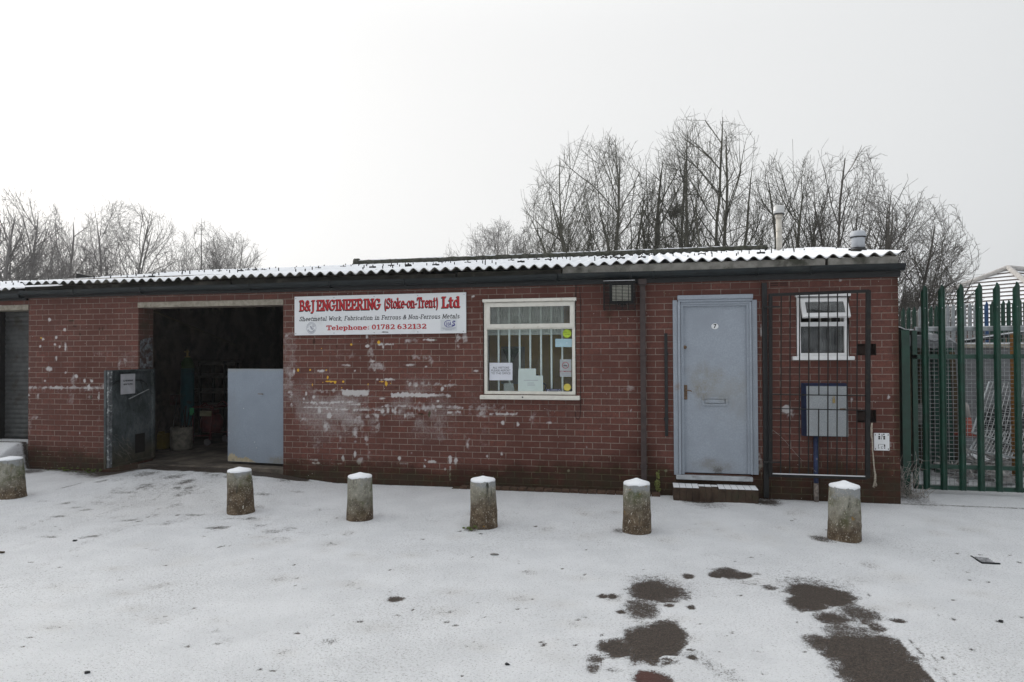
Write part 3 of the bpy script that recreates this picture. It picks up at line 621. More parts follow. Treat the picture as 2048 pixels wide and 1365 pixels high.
# roof: corrugated fibre cement with snow lying on it
def zroof(X, Y): 
    return 2.803+.0045*X+.023+(Y+.15)*.158 if not hasattr(Y, 'shape') else 2.803+.0045*X+.023+(Y+.15)*.158
PITCHC = .1475
def roof_part(x0, x1, dz, parent, ph, back=True, tall=1.0):
    xs = np.arange(x0, x1, PITCHC/12)
    corr = .0245*tall*np.cos(2*np.pi*(xs-ph)/PITCHC)
    ys = np.array([-.15, .0, .55, 1.32, 1.34, 2.2, 2.75, 2.77, 3.5, 4.1]); tier = np.array([0, 0, 0, 0, .010, .010, .010, .020, .020, .020])
    X, Yv = np.meshgrid(xs, ys, indexing='ij')
    sag = .008*(fbm(X, Yv, .9, 77)-.5)*2
    Z = 2.838+.0045*X+(Yv+.15)*.155+corr[:, None]+tier[None]+dz+sag
    # separate sheets: edge of each sheet sits a little proud
    sheet = np.floor((xs-ph)/(PITCHC*7)); Z = Z+(.004*((sheet*7919) % 3))[:, None]
    Yj = Yv-(.012*((sheet*31) % 4-1.5))[:, None]*(Yv < -.1)
    def grid(Zz, Yy, flip=False):
        n, m = X.shape; idx = np.arange(n*m).reshape(n, m)
        return np.stack([X, Yy, Zz], -1).reshape(-1, 3), np.stack([idx[:-1, :-1], idx[1:, :-1], idx[1:, 1:], idx[:-1, 1:]], -1).reshape(-1, 4)
    n, m = X.shape
    v1, f1 = grid(Z, Yj); v2, f2 = grid(Z-.009, Yj)
    e = np.arange(n-1)*m; fe = np.stack([e, e+m, e+m+n*m, e+n*m], -1)
    sd = np.arange(m-1); fs = np.stack([sd, sd+1, sd+1+n*m, sd+n*m], -1); fs2 = fs+(n-1)*m
    V = np.concatenate([v1, v2]); F = np.concatenate([f1, f2+n*m, fe, fs, fs2])
    mesh_obj('roof_sheeting', V, F, M_['fibre'], parent, True)
    # snow
    t = .009+.006*(fbm(X, Yv, 7, 78)-.4)-.006*(corr/.027)[:, None]
    Zs = Z+np.maximum(t, .004); Ys = Yj+.004*(Yv < -.1)
    v1, f1 = grid(Zs, Ys); V = np.concatenate([v1, np.stack([X, Ys, Z+.0015], -1).reshape(-1, 3)])
    F = np.concatenate([f1, np.stack([e, e+m, e+m+n*m, e+n*m], -1)])
    mesh_obj('roof_snow', V, F, M_['snow_roof'], parent, True)
    # hook bolts standing through the snow
    mb = MB(); r_ = random.Random(5)
    nn = int((x1-x0)/PITCHC)
    for row, yy in enumerate((.25, 1.28, 2.05, 2.70, 3.4)):
        for i in range(nn):
            if r_.random() < (.42 if row else .16):
                xx = x0+(i+.5)*PITCHC+r_.uniform(-.02, .02); kx = ph+round((xx-ph)/PITCHC)*PITCHC
                zz = 2.838+.0045*kx+(yy+.15)*.155+.023+dz+.01
                mb.box(kx-.006, kx+.006, yy-.006, yy+.006, zz, zz+r_.uniform(.03, .055))
                if r_.random() < .3: mb.box(kx-.05, kx+.06, yy-.03, yy-.022, zz-.01, zz+.016)
    tag(mb.build('roof_bolts', M_['steel_dark'], parent), kind='stuff')
    if back:
        mb = MB(); mb.quad((x0, 4.1, 3.47+dz), (x1, 4.1, 3.50+dz), (x1, 8.35, 2.80+dz), (x0, 8.35, 2.78+dz)); mb.build('back_roof_slope', M_['snow_roof'], parent)
ph = at(1600, 523, -.15)[0]-PITCHC/2
roof_part(XL+.02, XR+.045, 0, B, ph)
# ridge roll, mossy with a frosted top
a = at(712, 530, 4.1); b = at(1535, 504, 4.1)
pts = [(a[0]+(b[0]-a[0])*t, 4.12, 3.575+.0035*(a[0]+(b[0]-a[0])*t)) for t in np.linspace(0, 1, 60)]
mb = MB(); mb.tube(pts, [.062*(1+.12*random.Random(i).uniform(-1, 1)) for i in range(60)], 10); mb.tube([(pts[0][0]-.03, 4.1, pts[0][2]+.01), (pts[0][0]+.07, 4.1, pts[0][2]+.01)], .085, 12)
mb.build('ridge_roll', M_['moss'], B, True)
mb = MB()
for i in range(150):
    t = rnd.random(); p = Vector(pts[0]).lerp(Vector(pts[-1]), t); mb.blob((p.x, p.y-.01, p.z+.052), rnd.uniform(.018, .04), 6, (2.2, .9, .35))
tag(mb.build('ridge_frost', M_['snow_roof'], B), kind='stuff')
# fascia filler boards, soffit board, gutter
mb = MB(); seg = [(-1.58, 1.9, 0), (1.93, 5.2, 0), (5.23, 6.6, 0)]
for x0, x1, _ in seg: mb.box(x0, x1, -.085, -.02, 2.745, 2.805+.0045*x0)
mb.build_each('fascia_board', simple('mossy_fascia', (.055, .05, .042), .95, .5, 8, dirt=(.018, .018, .014), dsc=2.5, dlo=.35, dhi=.6), B)
mb = MB()
for x0, x1 in ((6.62, 9.72), (9.75, 10.50)): mb.box(x0, x1, -.10, -.02, 2.745, 2.862)
mb.build_each('fascia_board', simple('grey_fascia', (.27, .26, .235), .9, .25, 9, dirt=(.07, .07, .055), dsc=3), B)
mb = MB(); mb.box(XL, XR+.015, -.045, -.004, 2.632, 2.742); mb.build('soffit_board', M_['black'], B)
def gutter(mb, x0, x1, zc, r=.062, yc=-.105, n=9):
    vs = []; fs = []
    N_ = max(2, int((x1-x0)/.5))
    for i in range(N_+1):
        x = x0+(x1-x0)*i/N_; z = zc+.0035*x+.004*math.sin(x*2.1)
        for k in range(n):
            t = math.pi+math.pi*k/(n-1); vs.append((x, yc+r*math.cos(t), z+r*1.25*math.sin(t)))
        for k in range(n):
            t = 2*math.pi-math.pi*k/(n-1); vs.append((x, yc+(r-.006)*math.cos(t), z+(r-.006)*1.2*math.sin(t)))
    m = 2*n
    for i in range(N_):
        for k in range(m): a = i*m+k; b = i*m+(k+1) % m; fs.append((a, b, b+m, a+m))
    fs.append(tuple(range(m))); fs.append(tuple(N_*m+k for k in range(m-1, -1, -1))); mb.add(vs, fs)
mb = MB(); gutter(mb, XL-.01, XR+.035, 2.738); mb.build('gutter', M_['gutter'], B, False)
mb = MB()
for px in (150, 283, 500, 660, 810, 1115, 1262, 1308, 1515, 1622):
    x = at(px, 560, -.12)[0]; z = 2.738+.0035*x
    t = [(x, -.105+.067*math.cos(q), z+.083*math.sin(q)) for q in np.linspace(math.pi, 2*math.pi, 9)]
    mb.tube(t, .012, 6)
mb.build_each('gutter_bracket', M_['gutter'], B)
# downpipe with outlet, collars
px = at(1286, 700, -.05)[0]; mb = MB()
mb.box(px-.033, px+.033, -.082, -.016, .02, 2.66, .006); mb.build('downpipe', M_['downpipe'], B)
mb = MB()
for zz in (at(1286, 710)[2], at(1286, 932)[2]): mb.box(px-.042, px+.042, -.09, -.004, zz-.012, zz+.012, .003)
mb.box(px-.05, px+.05, -.12, -.03, 2.60, 2.68, .01); mb.build_each('downpipe_collar', M_['downpipe'], B)

# window frames
def frame_rect(mb, x0, x1, z0, z1, t, y0, y1, tb=None):
    tb = tb or t
    mb.box(x0, x0+t, y0, y1, z0, z1); mb.box(x1-t, x1, y0, y1, z0, z1)
    mb.box(x0+t, x1-t, y0, y1, z1-t, z1); mb.box(x0+t, x1-t, y0, y1, z0, z0+tb)
def P2(px, py, Y=0): q = at(px, py, Y); return q[0], q[2]
x0, z1 = P2(966, 600.5); x1, z0 = P2(1153, 791)
win = MB(); frame_rect(win, x0, x1, z0, z1-.02, .052, .000, .07, .045)
tz = P2(1060, 657)[1]; win.box(x0+.052, x1-.052, .004, .07, tz-.012, tz+.012)
wo_ = win.build('window', M_['white'], B)
mb = MB(); xa, za = P2(972, 607, -.02); xb, zb = P2(1148, 655, -.02); frame_rect(mb, xa, xb, zb, za, .052, -.022, .012, .052); mb.build('fanlight_sash', M_['white'], wo_)
mb = MB(); mb.box(xa+.045, xb-.045, .001, .005, zb+.045, za-.045); mb.build('pane', M_['glass_wired'], wo_)
mb = MB(); mb.box(x0+.045, x1-.045, .035, .039, z0+.04, tz-.008); mb.build('pane', M_['glass'], wo_)
mb = MB(); xa, za = P2(965, 601, -.04); xb, zb = P2(1152.5, 600, -.04); mb.box(xa, xb, -.05, .0, za-.028, za+.012, .004); mb.build('drip_board', M_['white'], wo_)
mb = MB(); xa, za = P2(960, 793.5, -.06); xb, _ = P2(1159.5, 793, -.06); mb.box(xa, xb, -.075, .03, za-.035, za+.018, .006)
mb.build('sill', M_['white'], wo_)
q = P2(1045, 795, -.078); mb = MB(); mb.tube([(q[0], -.079, q[1]), (q[0], -.074, q[1])], .010, 10); mb.build('sill_knot', M_['black'], wo_)
mb = MB()
for bx in (997.4, 1018.8, 1039.5, 1060.7, 1082.2, 1103, 1124.7):
    xx = at(bx, 700, .13)[0]; mb.box(xx-.011, xx+.011, .12, .14, z0+.0, z1-.03)
bars = mb.build_each('window_bar', simple('pale_bars', (.80, .84, .81), .5, .06, 10), wo_)
mb = MB(); z_b = P2(1060, 667, .2)[1]; xa = at(976, 650, .2)[0]; xb = at(1128, 650, .2)[0]
nb = 34; vs = []; fs = []
for i in range(nb*2+1):
    xx = xa+(xb-xa)*i/(nb*2); yy = .20+.012*(i % 2); vs += [(xx, yy, z_b), (xx, yy, z1)]
for i in range(nb*2): fs.append((2*i, 2*i+2, 2*i+3, 2*i+1))
mb.add(vs, fs); mb.box(xa, xb, .19, .215, z_b-.022, z_b+.012); mb.build('net_blind', simple('grey_net_blind', (.60, .61, .57), .9, .12, 20, stretch=(6, 1, 1)), wo_)

# small window with the top light pushed open
x0, z1 = P2(1591.5, 590); x1, z0 = P2(1699, 714)
win = MB(); win.box(x0, x0+.052, 0, .07, z0, z1-.02); win.box(x1-.052, x1, 0, .07, z0, z1-.02); win.box(x0+.052, x1-.052, 0, .07, z1-.05, z1-.02); win.box(x0+.052, x1-.052, 0, .07, z0, z0+.045)
tz0 = P2(1640, 653)[1]; tz1 = P2(1640, 644.5)[1]; win.box(x0+.052, x1-.052, .0, .07, tz0, tz1)
w2 = win.build('window', M_['white_new'], B)
mb = MB(); mb.box(x0+.045, x1-.045, .035, .039, z0+.035, tz0+.008); mb.build('pane', M_['glass_obs'], w2)
mb = MB(); xa, za = P2(1591, 590, -.035); xb, _ = P2(1701, 590, -.035); mb.box(xa, xb, -.05, .0, za-.028, za+.012, .004); mb.build('drip_board', M_['white_new'], w2)
mb = MB(); xa, za = P2(1585.5, 717, -.06); xb, _ = P2(1709, 717, -.06); mb.box(xa, xb, -.075, .03, za-.022, za+.022, .006); mb.build('sill', M_['white_new'], w2)
# sash hinged along its top, bottom swung out
yb = -.16; tl = at(1600, 597, -.02); trr = at(1695, 597, -.02); br_ = at(1701.5, 633, yb); bl_ = at(1603.5, 634, yb)
hx0 = (tl[0]+bl_[0])/2+.005; hx1 = (trr[0]+br_[0])/2; zt = tl[2]; zb_ = bl_[2]
def hop(mb, u0, u1, v0, v1, th=.035):
    f = lambda u, v, o: (hx0+(hx1-hx0)*u, -.02+(yb+.02)*v+o*.9, zt+(zb_-zt)*v-o*.45)
    vs = [f(u0, v0, 0), f(u1, v0, 0), f(u1, v1, 0), f(u0, v1, 0), f(u0, v0, th), f(u1, v0, th), f(u1, v1, th), f(u0, v1, th)]
    mb.add(vs, [(0, 1, 2, 3), (7, 6, 5, 4), (0, 4, 5, 1), (1, 5, 6, 2), (2, 6, 7, 3), (3, 7, 4, 0)])
mb = MB(); hop(mb, 0, 1, 0, .2); hop(mb, 0, 1, .8, 1); hop(mb, 0, .095, .2, .8); hop(mb, .905, 1, .2, .8); mb.build('top_sash', M_['white_new'], w2)
mb = MB(); hop(mb, .09, .91, .18, .82, .006)
for i in range(len(mb.v)): mb.v[i] = (mb.v[i][0], mb.v[i][1]+.014, mb.v[i][2]-.007)
mb.build('top_pane', M_['glass_obs'], w2)
mb = MB(); mb.tube([at(1670, 640, .02), at(1655, 638, -.06), at(1645, 641, -.02)], .004, 5); mb.build('window_stay', M_['steel_dark'], w2)
mb = MB()
for bx in (1620, 1640.5, 1661, 1682):
    xx = at(bx, 680, .13)[0]; mb.box(xx-.008, xx+.008, .12, .136, z0, z1-.03)
mb.build_each('window_bar', M_['white'], w2)
mb = MB(); vs = []; fs = []; xa = x0+.05; xb = x1-.05
for i in range(61):
    t = i/60; yy = .24+.022*math.sin(t*34+2*math.sin(t*9)); vs += [(xa+(xb-xa)*t, yy, z0), (xa+(xb-xa)*t, yy, tz0+.03)]
fs = [(2*i, 2*i+2, 2*i+3, 2*i+1) for i in range(60)]
mb.add(vs, fs); mb.build('curtain', simple('charcoal_curtain', (.11, .12, .12), .9, .5, 7, stretch=(3, 1, 1), dirt=(.17, .17, .16), dsc=6), w2)
q = at(1680, 690, .2); mb = MB(); mb.box(q[0]-.035, q[0]+.035, .19, .21, z0+.03, z0+.33, .01); mb.build('yellow_bottle', simple('olive_bottle', (.19, .20, .04), .5, .3, 10), w2)

# door
x0, z1 = P2(1346.5, 590); x1, z0 = P2(1515.5, 952)
dc = (.295, .330, .378)
fm = door_mat('blue_grey_frame', dc, [(x0+.04, 1.35, .05, .06, .6, (.20, .13, .07))])
ds = [(8.33, 1.41, .24, .32, .5, (.205, .195, .155)), (8.60, 1.30, .45, .34, .32, (.24, .225, .18)), (8.45, .38, .30, .10, .55, (.17, .155, .12)), (8.50, .30, .07, .07, .8, (.07, .06, .05)), (8.75, 1.15, .35, .45, .22, (.26, .26, .24)), (8.30, 1.25, .10, .12, .6, (.17, .14, .09))]
dm = door_mat('blue_grey_door', dc, ds)
mb = MB()
for a_, b_, y0_, y1_, ta, tb_ in ((1346.8, 1356, -.022, .0, 601, 950), (1356.5, 1361.5, -.042, .03, 604, 950), (1362, 1368, -.012, .045, 606, 949), (1494.5, 1500, -.012, .045, 606, 949), (1500.5, 1504.5, -.042, .03, 604, 950), (1505, 1515.5, -.018, .0, 600, 950)):
    xa = at(a_, 780, y0_)[0]; xb = at(b_, 780, y0_)[0]; mb.box(xa+.0005, xb-.0005, y0_, y1_, at(a_, tb_, y0_)[2], at(a_, ta, y0_)[2], .003)
za = at(1430, 603.5, -.04)[2]; zt_ = at(1430, 590, -.04)[2]
mb.box(at(1355, 600, -.05)[0], at(1506, 600, -.05)[0], -.055, .0, za+.03, zt_, .004); mb.box(at(1356, 600, -.04)[0], at(1505, 600, -.04)[0], -.038, .0, za, za+.0295, .003)
zc_ = at(1430, 612, -.02)[2]; mb.box(at(1362, 600, -.02)[0], at(1501, 600, -.02)[0], -.020, .045, zc_+.02, za-.001, .003); mb.box(at(1362, 600)[0], at(1501, 600)[0], -.010, .045, zc_, zc_+.0195, .003)
dfr = mb.build('door_frame', fm, B)
mb = MB()
for x_ in (1351, 1510):
    for y_ in (617, 700, 777, 855, 930): q = at(x_, y_, -.02); mb.tube([(q[0], -.024, q[2]), (q[0], -.016, q[2])], .009, 8)
mb.build_each('frame_bolt', fm, dfr)
xa, zt_ = P2(1368, 611, .03); xb, zb_ = P2(1495, 949, .03)
mb = MB(); mb.box(xa-.01, xb+.01, .022, .06, zb_, zt_+.01, .004); dr = mb.build('door', dm, B)
mb = MB(); q = at(1430, 803, .02); frame_rect(mb, q[0]-.15, q[0]+.15, q[2]-.052, q[2]+.052, .02, .008, .024); mb.box(q[0]-.105, q[0]+.105, .006, .016, q[2]-.022, q[2]+.022, .004); mb.build('letter_plate', dm, dr)
mb = MB(); q = at(1371, 785, .01); mb.box(q[0]-.022, q[0]+.022, .014, .024, q[2]-.09, q[2]+.09, .003); mb.tube([(q[0], .02, q[2]+.03), (q[0], -.03, q[2]+.03), (q[0]+.06, -.035, q[2]+.022), (q[0]+.07, -.03, q[2]+.012)], .008, 8); mb.build('door_handle', M_['hlx'], dr)
mb = MB(); q = at(1370, 695, .01); mb.tube([(q[0], .026, q[2]), (q[0], .002, q[2])], .022, 14); mb.build('lock', M_['hlx'], dr)
q = at(1430, 653, .0); mb = MB(); mb.v = []; 
pl = [(q[0]+.042*math.cos(t), q[2]+.036*math.sin(t)) for t in np.linspace(0, 2*math.pi, 24, endpoint=False)]; mb.prism(pl[::-1], .012, .024); npl = mb.build('number_plate', M_['plastic_w'], dr)
NUM7 = (q[0], q[2], npl)
mb = MB(); xa, za = P2(1352.5, 954, -.05); xb, _ = P2(1505.5, 954, -.05); mb.box(xa, xb, -.07, .05, za-.028, za+.022, .005)
mb.build('door_sill', simple('pale_sill', (.36, .38, .40), .7, .15, 12, dirt=(.2, .2, .2), dsc=9), B)
# bolts on brick by the door
mb = MB()
for p in ((1331, 588), (1339, 588), (1341, 735), (1343, 846), (1328, 585)): q = at(*p); mb.tube([(q[0], .0, q[2]), (q[0], -.006, q[2])], .008, 6)
mb.build_each('wall_plug', M_['hlx'], B)

# the two half-height steel leaves of the workshop bay
def leaf(name, A_, B_, z0, z1, th, mat, parent):
    A_ = Vector((A_[0], A_[1], 0)); B_ = Vector((B_[0], B_[1], 0)); d = (B_-A_).normalized(); n = Vector((d.y, -d.x, 0))
    mb = MB(); c = [A_, B_, B_+n*th, A_+n*th]
    vs = [(p.x, p.y, z0) for p in c]+[(p.x, p.y, z1) for p in c]
    mb.add(vs, [(3, 2, 1, 0), (4, 5, 6, 7), (0, 1, 5, 4), (1, 2, 6, 5), (2, 3, 7, 6), (3, 0, 4, 7)])
    return mb, A_, d, n
lm_ = door_mat('blue_grey_leaf', (.245, .285, .34), [(2.0, 1.55, .9, .05, .6, (.25, .25, .22)), (1.75, .8, .12, .7, .2, (.22, .22, .2)), (2.55, .24, .3, .12, .6, (.20, .17, .11))])
mb, A_, d, n = leaf('x', (2.665, .13), (1.655, .215), .205, 1.553, .035, None, B); lf = mb.build('steel_half_door', lm_, B)
# where the paint has peeled from the bottom corner
def onleaf(u, z, o): p = A_+d*u; return (p.x-n.x*o, p.y-n.y*o, z)
sgn = -1 if n.y < 0 else 1
n_f = n if n.y < 0 else -n
off = (lambda u, z, o: (A_.x+d.x*u+n_f.x*o, A_.y+d.y*u+n_f.y*o, z))
face = .0355 if (n.y < 0) else .0015
L_ = 1.012; prof = []; r_ = random.Random(9)
for i in range(34):
    t = i/33; hgt_ = .10*(1-t)**.6*(1+.25*math.sin(t*11)+.25*r_.uniform(-1, 1)) if t > .06 else .06+.5*t; prof.append((L_-.004-t*.47, .212+max(.003, hgt_)))
vs = []; 
for u, z in prof: vs += [off(u, .209, face), off(u, z, face)]
mb = MB(); mb.add(vs, [(2*i, 2*i+2, 2*i+3, 2*i+1) for i in range(33)]); mb.build('peeled_patch', simple('bare_undercoat', (.42, .36, .25), .85, .15, 20, dirt=(.28, .26, .22), dsc=14), lf)
q = off(.41, 1.19, face); mb = MB(); mb.tube([q, (q[0]-.005, q[1]-.03, q[2]+.004), (q[0]-.06, q[1]-.035, q[2]+.006)], .006, 6); mb.build('leaf_hook', M_['hlx'], lf)
mb = MB(); 
for u, z in ((.03, 1.45), (.03, .55), (.55, .5), (.52, .42), (.74, .98), (.99, .62)):
    q = off(u, z, face+.001); mb.blob(q, .006, 5)
mb.build_each('leaf_chip', M_['plastic_w'], lf)

k = NT('scarred_inner_face'); s_ = k.sep()
c_ = k.mix(k.ramp(k.noise(4, 5, .7, stretch=(1, 1, .6)), .35, .7), (.026, .034, .036), (.10, .115, .12)); c_ = k.mix(k.ramp(k.noise(16, 5, .75, dist=1.5), .58, .66), c_, (.015, .015, .015))
c_ = k.mix(k.ramp(k.noise(9, 5, .8, stretch=(1, 3, .7), dist=3), .60, .68), c_, (.22, .22, .20)); c_ = k.mix(k.ramp(s_[2], .25, .62), k.mix(k.ramp(k.noise(7, 4), .3, .7), (.03, .028, .018), (.075, .065, .045)), c_)
k.col(c_); k.rough(.7); inner = k.m
mb, A2, d2, n2_ = leaf('x', (.338, .30), (.385, -.655), .205, 1.552, .03, None, B)
# keep the leaf to the left of its hinge line
for i, v_ in enumerate(mb.v): pass
lf2 = mb.build('steel_half_door', inner, B); lf2['label'] = 'grimy scarred inner face of the half door swung out to the left'
sd = n2_ if n2_.x > 0 else -n2_; fc = .031 if n2_.x > 0 else .001
o2 = lambda u, z, o: (A2.x+d2.x*u+sd.x*(fc+o), A2.y+d2.y*u+sd.y*(fc+o), z)
def strip(mb, u0, u1, z0_, z1_, t=.03):
    vs = [o2(u0, z0_, 0), o2(u1, z0_, 0), o2(u1, z1_, 0), o2(u0, z1_, 0), o2(u0, z0_, t), o2(u1, z0_, t), o2(u1, z1_, t), o2(u0, z1_, t)]
    mb.add(vs, [(0, 1, 2, 3), (7, 6, 5, 4), (0, 4, 5, 1), (1, 5, 6, 2), (2, 6, 7, 3), (3, 7, 4, 0)])
mb = MB(); strip(mb, 0, .045, .205, 1.552); strip(mb, .045, .90, 1.52, 1.552); strip(mb, .045, .90, .205, .24); mb.build('leaf_frame', inner, lf2)
mb = MB(); strip(mb, .88, .94, .215, 1.545, .034); mb.build('leaf_edge', simple('worn_pale_edge', (.10, .105, .11), .7, .4, 20, dirt=(.36, .38, .38), dsc=18, dlo=.54, dhi=.62), lf2)
u_at = lambda px: (lambda X_: X_)(px)
def leafpt(px, py, o=.0):                              # where a sight line meets the inner face
    d_ = Vector(_ray(px, py)); P0 = Vector(o2(0, 0, o)); t = (P0-Vector(CAM)).dot(sd)/d_.dot(sd); p = Vector(CAM)+d_*t
    return (p-Vector((A2.x, A2.y, 0))).dot(d2), p.z
def leafquad(mb, px0, py0, px1, py1, o, t=.002):
    ua, za = leafpt(px0, py0); ub, zb = leafpt(px1, py1); ua, ub = sorted((ua, ub)); za, zb = sorted((za, zb))
    vs = [o2(ua, za, o), o2(ub, za, o), o2(ub, zb, o), o2(ua, zb, o), o2(ua, za, o+t), o2(ub, za, o+t), o2(ub, zb, o+t), o2(ua, zb, o+t)]
    mb.add(vs, [(0, 1, 2, 3), (7, 6, 5, 4), (0, 4, 5, 1), (1, 5, 6, 2), (2, 6, 7, 3), (3, 7, 4, 0)])
mb = MB(); leafquad(mb, 269, 869, 288, 903, .012, .002); mb.build('black_sticker_pad', M_['void'], lf2)
mb = MB(); mb.tube([o2(*leafpt(x, y), .02) for x, y in ((222, 771), (232, 763), (250, 761), (278, 760), (290, 767), (294, 775))], .008, 6); mb.tube([o2(*leafpt(x, y), .02) for x, y in ((279, 762), (285, 781))], .004, 6); mb.build('bungee_strap', M_['black'], lf2)
mb = MB(); mb.bar(o2(*leafpt(256, 798), .02), o2(*leafpt(295, 779), .02), .018, .01); mb.build('leaf_stay', simple('worn_steel_stay', (.30, .31, .31), .5, .2, 20), lf2)
mb = MB(); r_ = random.Random(2)
for i in range(26):
    x = 222+r_.uniform(0, 34); y = 868+r_.uniform(0, 42); a_ = r_.uniform(-.2, 1.2); l_ = r_.uniform(8, 26)
    mb.tube([o2(*leafpt(x, y), .002), o2(*leafpt(x+l_*math.cos(a_)*.6, y+l_*math.sin(a_)), .002)], .0016, 3)
mb.build('scratches', simple('scratch_marks', (.20, .19, .16), .8, .2, 20), lf2)

# brick edging course at the wall foot (snow lies against it)
ED = thing('brick_edging', 'row of mossy edging bricks along the foot of the long wall', 'edging', (5, 0, 0))
mb = MB(); x = 5.15; 
while x < 7.75:
    wd = rnd.uniform(.098, .108); mb.box(x, x+wd, -rnd.uniform(.10, .125), -.001, -.06, (.012 if x < 5.2 else .035)+rnd.uniform(-.004, .006), .005); x += wd+.008
mb.build('edging_bricks', simple('mossy_edging', (.075, .045, .030), .9, .35, 14, dirt=(.035, .035, .018), dsc=7), ED)
mb = MB()
pass
# doorstep
ST = thing('brick_doorstep', 'low step of upright bricks under the blue-grey door, snow on top', 'step', (8.45, -.15, 0))
xa = at(1346.5, 990, -.27)[0]; xb = at(1517, 990, -.27)[0]; nb = 13; mb = MB()
for i in range(nb):
    a_ = xa+(xb-xa)*i/nb; j = rnd.uniform(-.004, .004); mb.box(a_+.0015, a_+(xb-xa)/nb-.0015, -.285+j, -.01, -.05, .150+j, .004)
mb.build('step_bricks', simple('damp_step_brick', (.058, .038, .026), .9, .35, 12, dirt=(.04, .035, .02), dsc=6), ST)
mb = MB()
for i in range(nb):
    a_ = xa+(xb-xa)*i/nb; lo = rnd.uniform(.0, .02)+(.10 if i in (3, 4, 5, 6) and rnd.random() < .6 else 0); mb.box(a_+.003, a_+(xb-xa)/nb-.0015, -.281+(lo if lo > .05 else 0), -.02-lo*.4, .152, .159, .002)
mb.build('step_snow', M_['snow'], ST)
# ------------------------------------------------------------ neighbouring unit at the left edge
NB = thing('brick_workshop', 'neighbouring brick unit at the left edge with a closed grey roller shutter', 'building', (-4.5, 0, 0))
LO = (-2.40, XL-.002, -.3, 2.534)
def plain(X, Z):
    n = fbm(X, Z, 2.2, 63, 4); Bb = 1.1*(1-sst(.35, 1.25, Z/(.3+.3*n))); return np.stack([0*X, 0*X, Bb], -1)
wall_sheet('front_wall', -8.5, XL, -.05, 2.70, .05, [LO], NB, plain, M_['brick'])
mb = MB(); mb.box(LO[0], XL-.003, -.010, .28, 2.455, 2.532, .004); mb.build('lintel', M_['concrete'], NB)
mb = MB(); mb.quad((LO[0], 0, -.05), (LO[0], .30, -.05), (LO[0], .30, 2.46), (LO[0], 0, 2.46)); mb.quad((XL, .3, -.05), (XL, 0.0, -.05), (XL, 0.0, 2.46), (XL, .3, 2.46)); mb.quad((-8.5, 8, 0), (-8.5, 0, 0), (-8.5, 0, 2.7), (-8.5, 8, 2.7)); mb.build('side_wall', M_['brick_side'], NB)
mb = MB(); zs = .45; vs = []; fs = []; nsl = 27
for i in range(nsl*4+1):
    z = zs+(2.46-zs)*i/(nsl*4); t = (i % 4)/4; y = .29-.016*math.sin(math.pi*t)-(.004 if t == 0 else 0); vs += [(LO[0], y, z), (XL, y, z)]
fs = [(2*i, 2*i+1, 2*i+3, 2*i+2) for i in range(nsl*4)]
mb.add(vs, fs); sh = mb.build('roller_shutter', simple('grey_shutter', (.075, .078, .078), .5, .2, 7, metal=.3, dirt=(.05, .045, .04), dsc=4), NB)
mb = MB(); mb.box(LO[0]+.001, LO[0]+.05, .20, .285, .42, 2.45); mb.box(XL-.052, XL-.004, .20, .285, .42, 2.45); mb.box(LO[0]+.05, XL-.052, .25, .30, .40, .455); mb.build('shutter_guide', M_['steel_dark'], sh)
mb = MB(); mb.box(LO[0]+.002, XL-.004, .0, .34, .30, .405, .006); mb.build('shutter_threshold', M_['gfloor'], NB)
roof_part(-8.5, XL-.05, -.075, NB, ph, True, .8)
mb = MB(); gutter(mb, -8.5, XL-.02, 2.70); mb.build('gutter', M_['gutter'], NB)
mb = MB(); mb.box(-8.5, XL-.04, -.085, -.02, 2.68, 2.76); mb.box(-8.5, XL-.001, -.045, -.004, 2.60, 2.68); mb.build('fascia_board', M_['black'], NB)
mb = MB(); mb.quad((-8.5, 8, -.05), (XL, 8, -.05), (XL, 8, 2.8), (-8.5, 8, 2.8)); mb.build('back_wall', M_['brick_dark'], NB)

